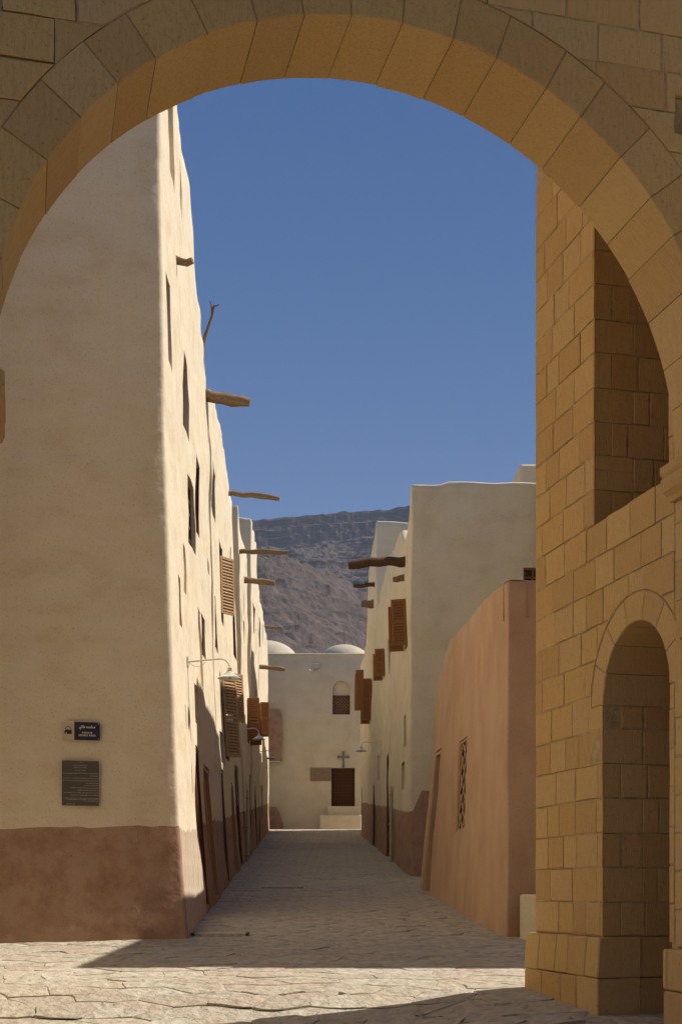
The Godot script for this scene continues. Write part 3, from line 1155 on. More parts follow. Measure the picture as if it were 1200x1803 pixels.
# what sits in an opening; local frame: x along the wall, y up, z out, origin at the middle of the opening
func fill(root: Node3D, h: Dictionary) -> void:
	var w: float = h.b - h.a
	var ht: float = h.y1 - h.y0
	var dep: float = h.get("d", 0.2)
	var kind: String = h.kind
	var part := Node3D.new()
	part.name = {"door": "door", "niche": "niche", "slit": "window_slit"}.get(kind, "window")
	root.add_child(part, true)
	part.transform = h.frame
	var st := st_new()
	var zb := -dep + 0.02
	if kind == "niche":
		box(st, Vector3(0, 0, -dep - 0.02), Vector3(w + 0.06, ht + 0.06, 0.04))
		obj("niche_back", st, h.mat, part)
		return
	if kind == "slit":
		box(st, Vector3(0, 0, zb - 0.01), Vector3(w + 0.06, ht + 0.06, 0.02))
		obj("shutter_board", st, M.frame, part)
		return
	if kind == "door":
		var f := 0.07
		var fs := st_new()
		for s in [-1, 1]:
			box(fs, Vector3(s * (w * 0.5 - f * 0.5), 0, -dep * 0.5 - 0.01), Vector3(f, ht, dep - 0.02), 0.006)
		box(fs, Vector3(0, ht * 0.5 - f * 0.5, -dep * 0.5 - 0.011), Vector3(w - 2 * f, f, dep - 0.024), 0.006)
		obj("frame", fs, h.get("fmat", M.frame), part)
		var nb := 5
		for q in nb:
			var bw := (w - 2 * f) / nb
			var bs := st_new()
			box(bs, Vector3(-w * 0.5 + f + bw * (q + 0.5), -f * 0.5, zb), Vector3(bw - 0.004, ht - f, 0.04), 0.006)
			obj("board", bs, h.get("dmat", M.door), part)
		var hs := st_new()
		box(hs, Vector3(w * 0.5 - f - 0.06, -0.1, zb + 0.05), Vector3(0.025, 0.14, 0.05), 0.006)
		obj("handle", hs, M.steel, part)
		return
	# windows: glass at the back, a frame, and bars or lattice
	box(st, Vector3(0, 0, zb - 0.005), Vector3(w + 0.04, ht + 0.04, 0.01))
	obj("pane", st, M.glass, part)
	var fr := st_new()
	var f := 0.045
	var zf: float = h.get("zf", zb + 0.03)
	for s in [-1, 1]:
		if kind == "shutters":
			box(fr, Vector3(s * (w * 0.5 - f * 0.5), 0, -dep * 0.5 - 0.01), Vector3(f, ht, dep - 0.02), 0.004)
		else:
			box(fr, Vector3(s * (w * 0.5 - f * 0.5), 0, zf), Vector3(f, ht, 0.05), 0.004)
		box(fr, Vector3(0, s * (ht * 0.5 - f * 0.5), zf), Vector3(w - 2 * f, f, 0.048), 0.004)
	var fm: Material = h.get("fmat", M.frame)
	obj("frame", fr, fm, part)
	var ba := st_new()
	if kind == "grid":
		for q in range(1, 3):
			box(ba, Vector3(-w * 0.5 + w * q / 3.0, 0, zf), Vector3(0.035, ht - 2 * f, 0.034))
		for q in range(1, 5):
			box(ba, Vector3(0, -ht * 0.5 + ht * q / 5.0, zf), Vector3(w - 2 * f, 0.035, 0.03))
		obj("glazing_bars", ba, fm, part)
	elif kind == "lattice":
		var pitch: float = h.get("pitch", 0.2)
		var steep: float = h.get("steep", 1.0)
		var bw: float = h.get("bar", 0.03)
		for s in [-1.0, 1.0]:
			var dir := Vector2(1, s * steep).normalized()
			var off := -(w + ht)
			while off < w + ht:
				# line x*steep*s - y = off, clipped to the opening
				var seg := []
				var hw := w * 0.5 - f * 0.6
				var hh := ht * 0.5 - f * 0.6
				for xx in [-hw, hw]:
					var y: float = xx * steep * s - off
					if absf(y) <= hh:
						seg.append(Vector2(xx, y))
				for y in [-hh, hh]:
					var xx: float = (y + off) / (steep * s)
					if absf(xx) < hw:
						seg.append(Vector2(xx, y))
				if seg.size() >= 2 and seg[0].distance_to(seg[1]) > 0.03:
					var m: Vector2 = (seg[0] + seg[1]) * 0.5
					box(ba, Vector3(m.x, m.y, zf + 0.004 * s), Vector3(seg[0].distance_to(seg[1]), bw, h.get("thick", 0.02)), 0.0, Basis(Vector3.BACK, dir.angle()))
				off += pitch * sqrt(1.0 + steep * steep)
		obj("lattice", ba, fm, part)
	elif kind == "shutters":
		box(ba, Vector3(0, 0, zf), Vector3(0.04, ht - 2 * f, 0.04))
		obj("mullion", ba, fm, part)
	for leaf in h.get("leaves", []):
		shutter(part, leaf.side, w * 0.5, leaf.w, leaf.get("h", ht), leaf.ang, h.get("smat", M.shutter), leaf.get("dy", 0.0))


# a louvred leaf hinged at the side of its window; angle 0 = closed, 90 = straight out
func shutter(part: Node3D, side: float, hw: float, w: float, ht: float, ang: float, m: Material, dy: float) -> void:
	var st := st_new()
	var b := Basis(Vector3.UP, deg_to_rad(ang) * side)
	var o := Vector3(side * hw, dy, 0.02)
	var c := func(x: float, y: float) -> Vector3: return o + b * Vector3(-side * x, y, 0)
	var f := 0.06
	for x in [f * 0.5, w - f * 0.5]:
		box(st, c.call(x, 0), Vector3(f, ht, 0.04), 0.005, b)
	for y in [-ht * 0.5 + f * 0.5, 0.0, ht * 0.5 - f * 0.5]:
		box(st, c.call(w * 0.5, y), Vector3(w - 2 * f, f, 0.036), 0.004, b)
	var n := int(ht / 0.07)
	var bs := b * Basis(Vector3.RIGHT, -0.6)
	for i in n:
		var y := -ht * 0.5 + f + (ht - 2 * f) * (i + 0.5) / n
		if absf(y) < f * 0.7:
			continue
		box(st, c.call(w * 0.5, y), Vector3(w - 2 * f, 0.088, 0.012), 0.0, bs)
	obj("shutter", st, m, part)


func table(t: Array, x: float) -> float:
	if x <= t[0][0]:
		return t[0][1]
	for i in t.size() - 1:
		if x <= t[i + 1][0]:
			return lerpf(t[i][1], t[i + 1][1], (x - t[i][0]) / (t[i + 1][0] - t[i][0]))
	return t[-1][1]


const LEAN := [[0.0, 0.0], [0.5, 0.055], [1.4, 0.129], [4.0, 0.237], [6.5, 0.33], [10.0, 0.388], [14.0, 0.44]]


func lx(z: float) -> float:
	return -1.917 - 0.0328 * (z - 16.8)


# holes on the street side of a left house that starts at depth z0
func hz(kind: String, z0: float, za: float, zb: float, ya: float, yb: float, d := 0.2, more := {}) -> Dictionary:
	var r := {"e": 1, "kind": kind, "a": za - z0, "b": zb - z0, "y0": ya, "y1": yb, "d": d, "mat": M.plaster}
	r.merge(more, true)
	return r


func beam(root: Node3D, at: Vector3, dir: Vector3, length: float, r0: float, r1: float, m: Material, droop := 0.0, called := "wooden_beam") -> void:
	var pts := []
	var rads := []
	var n := 7
	for i in n + 1:
		var f := i / float(n)
		pts.append(dir * (length + 0.35) * f - dir * 0.35 + Vector3(0, -droop * f * f, 0) + Vector3(0, 0.02, 0.02) * nz.get_noise_2d(f * 3.0, at.z))
		rads.append(0.88 * lerpf(r0, r1, f) * (1.0 + 0.12 * nz.get_noise_2d(f * 5.0, at.y * 3.0)) * (0.85 if i == n else 1.0))
	var st := st_new()
	tube(st, pts, rads, 9, 0.25)
	obj(called, st, m, root, at - root.position)


func left_row() -> void:
	var grp := "plastered houses on the left of the street"
	var ln := func(k: float) -> Callable: return func(_p, hg) -> float: return k * table(LEAN, hg)
	var leafpair := func(w: float, h: float, a1: float, a2: float) -> Array: return [{"side": -1.0, "w": w, "h": h, "ang": a1}, {"side": 1.0, "w": w, "h": h, "ang": a2}]
	# --- the near house
	var z0 := 16.8
	var holes := [
		hz("niche", z0, 18.05, 18.75, 11.75, 13.0, 0.22), hz("niche", z0, 19.9, 20.3, 12.1, 12.85, 0.12),
		hz("slit", z0, 17.45, 17.95, 8.9, 10.1, 0.25), hz("lattice", z0, 20.0, 20.85, 8.87, 10.0, 0.16),
		hz("shutters", z0, 22.2, 23.25, 7.95, 9.18, 0.3), hz("grid", z0, 20.5, 21.4, 7.22, 8.28, 0.14),
		hz("niche", z0, 19.0, 19.3, 6.14, 6.84, 0.12), hz("slit", z0, 17.9, 18.2, 5.45, 6.14, 0.14),
		hz("niche", z0, 24.5, 25.0, 7.7, 7.94, 0.2), hz("niche", z0, 21.7, 22.6, 5.2, 6.47, 0.25),
		hz("lattice", z0, 23.1, 23.85, 5.93, 6.65, 0.12), hz("niche", z0, 20.35, 21.2, 4.42, 5.03, 0.15),
		hz("niche", z0, 18.3, 18.48, 4.1, 4.43, 0.1),
		hz("door", z0, 20.05, 20.95, 1.62, 4.05, 0.28), hz("door", z0, 22.1, 23.3, 1.75, 3.95, 0.3, {"fmat": M.shutter_pale, "dmat": M.shutter_pale}),
	]
	var t1 := [[15.0, 13.45], [16.8, 13.4], [21.9, 13.5], [22.6, 12.7], [23.0, 12.15], [25.5, 12.2], [26.0, 11.65]]
	var dado1 := func(p: Vector2) -> float: return gy(p.x, p.y) + 1.42 - 0.1 * smoothstep(16.6, 17.6, p.y)
	var h1 := house("plaster_house", "tall cream plaster house with brown dado, nearest at left, signs on front", grp, [Vector2(-9.2, 15.02), Vector2(-1.917, 16.8), Vector2(lx(25.98), 25.98), Vector2(-9.5, 25.98)], [true, true, false, false], 0.06, {"top": func(p): return table(t1, p.y), "lean": ln.call(1.0), "dado": dado1, "calm": 0, "worn": 3.2, "holes": holes, "mat": M.plaster})  # worn gives the length of dado painted as sunlit
	beam(h1, Vector3(lx(19.0) - 0.385, 10.83, -19.0), Vector3(1, 0, 0.12).normalized(), 0.26, 0.07, 0.062, M.log)
	beam(h1, Vector3(lx(25.6) - 0.385, 11.38, -25.6), Vector3(1, 0, 0), 0.84, 0.17, 0.10, M.log, 0.16)
	var br := st_new()
	tube(br, [Vector3(0, -0.4, 0), Vector3(0.03, 0.1, 0), Vector3(0.12, 0.38, 0.02), Vector3(0.2, 0.62, 0), Vector3(0.24, 0.83, 0.02)], [0.045, 0.04, 0.034, 0.03, 0.02], 6, 0.3)
	tube(br, [Vector3(0.2, 0.6, 0), Vector3(0.2, 0.76, 0.03), Vector3(0.17, 0.9, 0.05)], [0.022, 0.016, 0.01], 5)
	tube(br, [Vector3(0.235, 0.8, 0.02), Vector3(0.33, 0.85, 0)], [0.018, 0.012], 5)
	obj("branch", br, M.log, h1, Vector3(lx(25.2) - 0.45, 12.1, -25.2) - h1.position)
	# --- second house
	z0 = 26.0
	holes = [
		hz("grid", z0, 26.5, 27.9, 9.6, 10.6, 0.14),
		hz("shutters", z0, 28.9, 30.2, 7.85, 9.6, 0.22, {"smat": M.shutter_pale, "leaves": [{"side": -1.0, "w": 0.46, "h": 1.25, "ang": 36.0, "dy": -0.2}]}),
		hz("shutters", z0, 26.5, 27.4, 6.75, 7.94, 0.3), hz("niche", z0, 33.6, 34.2, 9.3, 10.6, 0.12), hz("shutters", z0, 34.9, 36.1, 8.0, 9.9, 0.2),
		hz("shutters", z0, 28.3, 29.6, 4.7, 6.4, 0.2, {"smat": M.shutter_pale, "leaves": [{"side": -1.0, "w": 0.46, "h": 1.7, "ang": 36.0, "dy": 0.0}]}),
		hz("shutters", z0, 33.0, 34.3, 6.0, 7.25, 0.2, {"smat": M.shutter_pale, "leaves": [{"side": -1.0, "w": 0.42, "h": 1.2, "ang": 34.0}]}),
		hz("slit", z0, 26.85, 27.85, 4.45, 5.1, 0.16), hz("door", z0, 26.3, 27.2, 2.03, 4.3, 0.28),
		hz("door", z0, 32.8, 33.9, 2.5, 4.95, 0.25), hz("door", z0, 29.9, 30.9, 2.3, 4.3, 0.25, {"dmat": M.shutter_pale, "fmat": M.shutter_pale}),
	]
	var t2 := [[26.0, 11.75], [27.0, 12.1], [29.0, 12.2], [32.8, 12.6], [34.0, 12.2], [36.5, 12.4]]
	var dado2 := func(p: Vector2) -> float: return gy(p.x, p.y) + 1.32
	var h2 := house("plaster_house", "cream plaster house, second on the left, pale shutters standing open", grp, [Vector2(-9.5, 26.02), Vector2(lx(26.02), 26.02), Vector2(lx(36.48), 36.48), Vector2(-9.5, 36.48)], [false, true, false, false], 0.03, {"top": func(p): return table(t2, p.y), "lean": ln.call(1.0), "dado": dado2, "holes": holes, "mat": M.plaster, "step": 0.22})
	beam(h2, Vector3(lx(34.0) - 0.39, 12.0, -34.0), Vector3(1, 0, 0), 1.3, 0.085, 0.075, M.log, 0.16)
	# --- third
	z0 = 36.52
	holes = [
		hz("slit", z0, 37.4, 38.0, 9.26, 10.2, 0.12), hz("slit", z0, 38.6, 39.3, 9.05, 9.75, 0.12),
		hz("shutters", z0, 40.4, 41.7, 6.35, 7.7, 0.15, {"leaves": leafpair.call(0.36, 1.3, 85.0, 80.0)}),
		hz("door", z0, 40.7, 41.7, 3.05, 5.4, 0.2), hz("door", z0, 37.4, 38.4, 2.8, 4.9, 0.2),
	]
	var t3 := [[36.5, 12.5], [38.0, 12.1], [42.4, 12.3]]
	var h3 := house("plaster_house", "narrow cream plaster house, third on the left, two beams jutting out", grp, [Vector2(-9.5, 36.52), Vector2(lx(36.52), 36.52), Vector2(lx(42.38), 42.38), Vector2(-9.5, 42.38)], [false, true, false, false], 0.03, {"top": func(p): return table(t3, p.y), "lean": ln.call(0.65), "dado": dado2, "holes": holes, "mat": M.plaster, "step": 0.25})
	beam(h3, Vector3(lx(36.9) - 0.25, 11.25, -36.9), Vector3(1, 0, 0), 1.34, 0.085, 0.07, M.log, 0.03)
	beam(h3, Vector3(lx(39.3) - 0.25, 11.0, -39.3), Vector3(1, 0, 0), 0.95, 0.115, 0.1, M.log, 0.06)
	# --- fourth
	z0 = 42.42
	holes = [
		hz("slit", z0, 44.5, 45.8, 10.5, 11.5, 0.12), hz("slit", z0, 47.4, 48.2, 10.3, 11.2, 0.12),
		hz("shutters", z0, 46.0, 47.0, 7.6, 8.9, 0.15), hz("door", z0, 44.6, 45.6, 3.35, 5.5, 0.2), hz("door", z0, 48.2, 49.0, 3.6, 5.7, 0.2),
	]
	var t4 := [[42.4, 13.75], [49.0, 14.35], [50.0, 13.6]]
	house("plaster_house", "cream plaster house, fourth on the left, stepping forward with shaded gable", grp, [Vector2(-9.5, 42.42), Vector2(lx(42.42), 42.42), Vector2(lx(49.98), 49.98), Vector2(-9.5, 49.98)], [true, true, false, false], 0.05, {"top": func(p): return table(t4, p.y), "lean": ln.call(0.32), "dado": dado2, "holes": holes, "mat": M.plaster, "step": 0.3})
	# --- fifth, down to the chapel
	z0 = 50.02
	holes = [
		hz("slit", z0, 51.2, 52.4, 11.4, 12.4, 0.12), hz("slit", z0, 56.0, 57.0, 12.2, 13.1, 0.12),
		hz("shutters", z0, 50.5, 51.6, 7.8, 9.0, 0.15, {"leaves": leafpair.call(0.34, 1.2, 85.0, 80.0)}),
		hz("door", z0, 53.2, 54.2, 3.98, 6.1, 0.2), hz("door", z0, 58.4, 59.4, 4.35, 6.4, 0.2), hz("slit", z0, 61.5, 62.5, 7.5, 8.5, 0.12),
	]
	var t5 := [[50.0, 13.5], [57.0, 13.6], [66.0, 14.1]]
	var h5 := house("plaster_house", "cream plaster house, last on the left, next to the chapel", grp, [Vector2(-9.5, 50.02), Vector2(lx(50.02), 50.02), Vector2(lx(66.6), 66.6), Vector2(-9.5, 66.6)], [false, true, false, false], 0.03, {"top": func(p): return table(t5, p.y), "lean": ln.call(0.32), "dado": dado2, "holes": holes, "mat": M.plaster, "step": 0.35})
	beam(h5, Vector3(lx(50.6) - 0.1, 10.35, -50.6), Vector3(1, 0, 0), 1.0, 0.11, 0.09, M.log, 0.1)
	beam(h5, Vector3(lx(60.9) - 0.1, 13.9, -60.9), Vector3(1, 0, 0), 0.8, 0.09, 0.08, M.log, 0.05)


func right_row() -> void:
	var grp := "plastered houses on the right of the street"
	# --- low pink house by the gateway
	var t1 := [[16.9, 5.78], [17.6, 5.84], [20.0, 6.02], [23.0, 6.24], [24.0, 6.32], [24.7, 6.15], [25.4, 5.7]]
	var lean1 := func(p: Vector2, hg: float) -> float: return (0.36 * (hg / 5.0)) * smoothstep(17.2, 25.0, p.y) + 0.03 * (1.0 - minf(hg, 1.5) / 1.5) * -1.0
	var fx := func(e: int, kind: String, a: float, b: float, y0: float, y1: float, d: float, more := {}) -> Dictionary:
		var r := {"e": e, "kind": kind, "a": a, "b": b, "y0": y0, "y1": y1, "d": d, "mat": M.plaster_beige}
		r.merge(more, true)
		return r
	# street side runs from the near corner (edge 1)
	var holes := [
		fx.call(1, "lattice", 3.65, 4.55, 2.78, 4.24, 0.28, {"fmat": M.lattice, "pitch": 0.24, "steep": 0.8, "bar": 0.05, "zf": -0.04, "thick": 0.014}),
		fx.call(1, "door", 7.15, 8.05, 1.82, 4.42, 0.3, {"fmat": M.plaster_pink, "dmat": M.door}),
	]
	house("pink_house", "low pink plaster house with lattice window, beside the stone gatehouse", grp, [Vector2(4.12, 17.45), Vector2(2.12, 16.95), Vector2(1.53, 25.4), Vector2(4.12, 25.4)], [true, true, true, false], 0.035, {"top": func(p): return table(t1, p.y) if p.x < 3.0 else 5.8, "lean": lean1, "dado": func(p): return -100.0, "holes": holes, "mat": M.plaster_pink, "bulge": 0.022, "ragged": 0.012})
	# --- block at its foot
	var st := st_new()
	var g0 := gy(2.5, 16.6)
	box(st, Vector3(0, 0.26, 0), Vector3(0.62, 0.62, 0.55), 0.02, Basis(Vector3.UP, 0.239))
	tag(obj("plaster_block", st, M.plaster_beige, self, Vector3(2.62, g0, -16.62)), "tan plastered block at the foot of the pink house", "block")
	# --- unseen annexe behind the gatehouse: its shadow lies over the street's mouth
	house("annexe_house", "plastered annexe behind the gatehouse, hidden save for its shadow on the street", "", [Vector2(9.5, 16.25), Vector2(4.3, 16.25), Vector2(4.3, 22.8), Vector2(9.5, 22.8)], [false, false, false, false], 0.1, {"top": func(_p): return 8.45, "mat": M.plaster_beige})
	house("annexe_house", "taller plastered annexe behind the pink house, shading the left house walls", "", [Vector2(9.5, 22.84), Vector2(4.32, 22.84), Vector2(4.32, 29.14), Vector2(9.5, 29.14)], [false, false, false, false], 0.1, {"top": func(_p): return 12.1, "mat": M.plaster_beige})
	# --- houses added outside the frame: two shade the gateway's front, one throws sunlight back
	house("added_house", "added unseen plastered house right of the viewer, shading the gateway front", "", [Vector2(9.5, -12.0), Vector2(4.4, -12.0), Vector2(4.4, 6.6), Vector2(9.5, 6.6)], [false, false, false, false], 0.1, {"top": func(_p): return 12.5, "mat": M.plaster_beige})
	house("added_house", "added unseen plastered house behind the viewer, hiding sky from the gateway front", "", [Vector2(4.3, -12.0), Vector2(4.3, -5.5), Vector2(-9.0, -5.5), Vector2(-9.0, -12.0)], [false, false, false, false], 0.1, {"top": func(_p): return 12.5, "mat": M.plaster})
	house("added_house", "added unseen plastered house at courtyard left, throwing warm sunlight back", "", [Vector2(-11.0, 8.1), Vector2(-4.15, 8.3), Vector2(-4.15, 14.4), Vector2(-11.0, 14.4)], [false, false, false, false], 0.1, {"top": func(_p): return 13.0, "mat": M.plaster})
	# --- beige house
	var rx := func(z: float) -> float: return 1.52 - 0.0244 * (z - 29.4)
	var z0 := 29.2
	var op := func(w: float, h: float, a1: float, a2: float) -> Array: return [{"side": -1.0, "w": w, "h": h, "ang": a1}, {"side": 1.0, "w": w, "h": h, "ang": a2}]
	holes = [
		fx.call(1, "shutters", 1.15, 1.95, 7.45, 8.5, 0.18, {"fmat": M.shutter, "leaves": op.call(0.34, 1.05, 100.0, 75.0)}),
		fx.call(1, "slit", 1.5, 2.1, 5.2, 5.92, 0.14, {}), fx.call(1, "grid", 2.0, 2.9, 4.23, 4.88, 0.14, {}),
		fx.call(0, "grid", 2.35, 3.0, 7.9, 8.93, 0.12, {"fmat": M.shutter}),
	]
	var t2 := [[28.9, 10.72], [29.5, 10.72], [30.1, 10.05], [31.2, 9.95], [32.2, 10.5], [33.2, 10.75], [36.0, 10.9]]
	var dadob := func(p: Vector2) -> float: return gy(p.x, p.y) + (1.42 if p.x < 1.6 else 1.9)
	var b1 := house("beige_house", "tall beige plaster house behind the pink one, broad blank front", grp, [Vector2(7.0, 29.2), Vector2(rx.call(29.2), 29.2), Vector2(rx.call(35.98), 35.98), Vector2(7.0, 35.98)], [true, true, false, false], 0.05, {"top": func(p): return table(t2, p.y) if p.x < 2.2 else 10.78, "dado": dadob, "holes": holes, "mat": M.plaster_beige, "bulge": 0.04, "step": 0.2})
	beam(b1, Vector3(rx.call(30.6), 9.42, -30.6), Vector3(-1, 0, 0), 1.32, 0.135, 0.11, M.log_dark, 0.08)
	beam(b1, Vector3(rx.call(30.9), 9.1, -30.9), Vector3(-1, -0.1, 0).normalized(), 0.28, 0.09, 0.08, M.log, 0.0, "water_spout")
	# roof block set back on it
	st = st_new()
	box(st, Vector3.ZERO, Vector3(2.4, 1.6, 2.0), 0.06)
	obj("roof_block", st, M.plaster_grey, b1, Vector3(5.35, 11.0, -32.0) - b1.position)
	# --- next houses
	z0 = 36.02
	holes = [
		fx.call(1, "shutters", 3.2, 4.1, 8.2, 8.95, 0.15, {"fmat": M.shutter, "leaves": op.call(0.28, 0.8, 100.0, 75.0)}),
		fx.call(1, "slit", 0.5, 1.5, 7.8, 8.9, 0.12, {}), fx.call(1, "door", 1.2, 2.3, 2.75, 5.7, 0.3, {}), fx.call(1, "slit", 6.3, 7.3, 5.4, 6.2, 0.12, {}),
	]
	var t3 := [[36.0, 11.0], [40.0, 11.1], [44.0, 11.0]]
	house("beige_house", "beige plaster house, third on the right, lamp beside its door", grp, [Vector2(7.0, 36.02), Vector2(rx.call(36.02), 36.02), Vector2(rx.call(43.98), 43.98), Vector2(7.0, 43.98)], [true, true, false, false], 0.05, {"top": func(p): return table(t3, p.y), "dado": dadob, "holes": holes, "mat": M.plaster_beige, "bulge": 0.04, "step": 0.25})
	z0 = 44.02
	holes = [
		fx.call(1, "shutters", 3.4, 4.4, 7.9, 9.4, 0.15, {"fmat": M.shutter, "leaves": op.call(0.32, 1.5, 100.0, 75.0)}), fx.call(1, "door", 1.0, 2.0, 3.32, 5.5, 0.2, {}),
	]
	var t4 := [[44.0, 14.0], [49.6, 13.7], [50.4, 12.0], [52.0, 11.5]]
	var b4 := house("beige_house", "tall grey-beige plaster house, fourth on the right, gable above its neighbour", grp, [Vector2(7.0, 44.02), Vector2(rx.call(44.02), 44.02), Vector2(rx.call(51.98), 51.98), Vector2(7.0, 51.98)], [true, true, false, false], 0.05, {"top": func(p): return table(t4, p.y), "dado": dadob, "holes": holes, "mat": M.plaster_beige, "bulge": 0.04, "step": 0.3})
	beam(b4, Vector3(rx.call(45.0), 12.2, -45.0), Vector3(-1, 0, 0), 0.72, 0.1, 0.07, M.log_dark, 0.08)
	beam(b4, Vector3(rx.call(46.0), 11.75, -46.0), Vector3(-1, 0, 0), 0.42, 0.16, 0.15, M.log, 0.0, "water_spout")
	z0 = 52.02
	holes = [
		fx.call(1, "shutters", 1.4, 2.4, 9.2, 10.7, 0.15, {"fmat": M.shutter, "leaves": op.call(0.32, 1.5, 100.0, 75.0)}), fx.call(1, "door", 3.4, 4.3, 4.1, 6.2, 0.2, {}),
	]
	house("beige_house", "beige plaster house, fifth on the right, nearest the chapel door", grp, [Vector2(7.0, 52.02), Vector2(rx.call(52.02), 52.02), Vector2(rx.call(57.0), 57.0), Vector2(7.0, 57.0)], [false, true, false, false], 0.03, {"top": func(_p): return 11.4, "dado": dadob, "holes": holes, "mat": M.plaster_beige, "bulge": 0.04, "step": 0.3})
	house("beige_house", "beige plaster house set back behind the fifth on the right", grp, [Vector2(9.0, 57.05), Vector2(1.6, 57.05), Vector2(1.6, 65.3), Vector2(9.0, 65.3)], [false, false, false, false], 0.1, {"top": func(_p): return 13.6, "mat": M.plaster_beige})
	# --- drain pipes
	pipe(Vector3(rx.call(35.1) - 0.06, gy(1.3, 35.1), -35.1), 2.0, "pale drain pipe on the beige house, right of the street")
	pipe(Vector3(lx(35.0) + 0.06, gy(-2.5, 35.0), -35.0), 1.9, "pale drain pipe at the foot of the second left house")


func pipe(at: Vector3, h: float, label: String) -> void:
	var root := thing("drain_pipe", label, "pipe", at, "drain pipes")
	var st := st_new()
	tube(st, [Vector3(0, -0.02, 0), Vector3(0, h * 0.5, 0), Vector3(0, h, 0)], [0.045, 0.045, 0.045], 10)
	obj("shaft", st, M.pipe, root)
	for k in 3:
		var s2 := st_new()
		lathe(s2, [Vector2(0.046, -0.03), Vector2(0.056, -0.03), Vector2(0.056, 0.03), Vector2(0.046, 0.03)], 10, Vector3(0, h * (0.1 + 0.4 * k), 0))
		obj("collar", s2, M.pipe, root)


# ------------------------------------------------------------------ chapel at the end of the street
func chapel() -> void:
	var z := 69.0
	var root := thing("chapel", "domed chapel closing the street's end, shaded grey-tan wall", "chapel", Vector3(0, 4.55, -z))
	var o := root.position
	# front wall with openings cut out
	var arch := PackedVector2Array([Vector2(-0.44, 10.96), Vector2(0.47, 10.96), Vector2(0.47, 12.25)])
	for i in range(1, 16):
		arch.append(Vector2(0.015 + 0.455 * cos(PI * i / 16.0), 12.25 + 0.46 * sin(PI * i / 16.0)))
	arch.append(Vector2(-0.44, 12.25))
	var dr := rect4(-0.5, 0.72, 6.18, 8.19)
	var st := st_new()
	var outer := [rect4(-8.0, 5.0, 4.2, 6.18), rect4(-8.0, 5.0, 8.19, 10.96), rect4(-8.0, 5.0, 12.8, 14.05), rect4(-8.0, -0.5, 6.18, 8.19), rect4(0.72, 5.0, 6.18, 8.19)]
	for p in Geometry2D.clip_polygons(rect4(-8.0, 0.0, 10.96, 12.8), arch):
		outer.append(p)
	for p in Geometry2D.clip_polygons(rect4(0.0, 5.0, 10.96, 12.8), arch):
		outer.append(p)
	for p in outer:
		core_slab(st, p, Vector3(0, 0, -z) - o, Vector3.RIGHT, Vector3.UP, Vector3.FORWARD, 0.45)
	obj("front_wall", st, M.plaster_grey, root)
	var bd := st_new()
	box(bd, Vector3(-1.5, 9.1, -73.3) - o, Vector3(13.0, 9.5, 7.5), 0.05)
	obj("nave", bd, M.plaster_grey, root)
	var cp := st_new()
	box(cp, Vector3(-1.5, 14.08, -69.25) - o, Vector3(13.05, 0.10, 0.62), 0.03)
	obj("parapet", cp, M.plaster_grey, root)
	for d in [[0.17, 71.6, 1.45, 14.0, 1.05], [-4.0, 71.8, 1.75, 14.0, 1.3]]:
		var s := st_new()
		var prof := []
		for i in 13:
			var a := PI * 0.5 * i / 12.0
			prof.append(Vector2(d[2] * cos(a), d[4] * sin(a)))
		lathe(s, prof, 40, Vector3(d[0], d[3], -d[1]) - o)
		obj("dome", s, M.dome, root)
	var an := st_new()
	tube(an, [Vector3(0.17, 14.9, -71.6) - o, Vector3(0.17, 15.9, -71.6) - o], [0.018, 0.01], 6)
	obj("antenna", an, M.iron, root)
	# niche back and lattice
	var nb := st_new()
	box(nb, Vector3(0.015, 12.4, -z - 0.32) - o, Vector3(1.0, 0.85, 0.06))
	obj("niche_back", nb, M.plaster_beige, root)
	var win := Node3D.new()
	win.name = "window"
	root.add_child(win, true)
	win.position = Vector3(0.015, 11.46, -z - 0.2) - o
	var pn := st_new()
	box(pn, Vector3(0, 0, -0.1), Vector3(0.95, 1.06, 0.02))
	obj("pane", pn, M.glass, win)
	var la := st_new()
	for s in [-1.0, 1.0]:
		for i in range(-8, 9):
			var x := i * 0.17
			var seg := Geometry2D.intersect_polyline_with_polygon(PackedVector2Array([Vector2(x - 1.0, -s), Vector2(x + 1.0, s)]), rect4(-0.45, 0.45, -0.5, 0.5))
			for q in seg:
				var m: Vector2 = (q[0] + q[1]) * 0.5
				box(la, Vector3(m.x, m.y, 0.008 * s), Vector3(q[0].distance_to(q[1]), 0.04, 0.02), 0.0, Basis(Vector3.BACK, (q[1] - q[0]).angle()))
	obj("lattice", la, M.shutter, win)
	var wf := st_new()
	for s in [-1, 1]:
		box(wf, Vector3(s * 0.43, 0, 0.02), Vector3(0.06, 1.0, 0.05), 0.005)
		box(wf, Vector3(0, s * 0.47, 0.02), Vector3(0.80, 0.06, 0.048), 0.005)
	obj("frame", wf, M.frame, win)
	# door behind an iron grille, with steps
	var door := Node3D.new()
	door.name = "door"
	root.add_child(door, true)
	door.position = Vector3(0.11, 7.18, -z - 0.25) - o
	var lf := st_new()
	box(lf, Vector3(0, 0, -0.05), Vector3(1.25, 2.05, 0.06))
	obj("leaf", lf, M.door, door)
	var gr := st_new()
	for i in 9:
		box(gr, Vector3(-0.56 + 0.14 * i, 0, 0.06), Vector3(0.022, 1.98, 0.022))
	for i in 12:
		box(gr, Vector3(0, -0.92 + 0.168 * i, 0.075), Vector3(1.2, 0.022, 0.018))
	obj("grille", gr, M.frame, door)
	var stp := st_new()
	box(stp, Vector3(0.15, 5.3, -z + 0.4) - o, Vector3(1.7, 1.7, 0.8), 0.05)
	box(stp, Vector3(0.0, 4.95, -z + 1.0) - o, Vector3(2.15, 1.46, 0.7), 0.06)
	obj("steps", stp, M.plaster_grey, root)
	# cross over the door
	var cr := st_new()
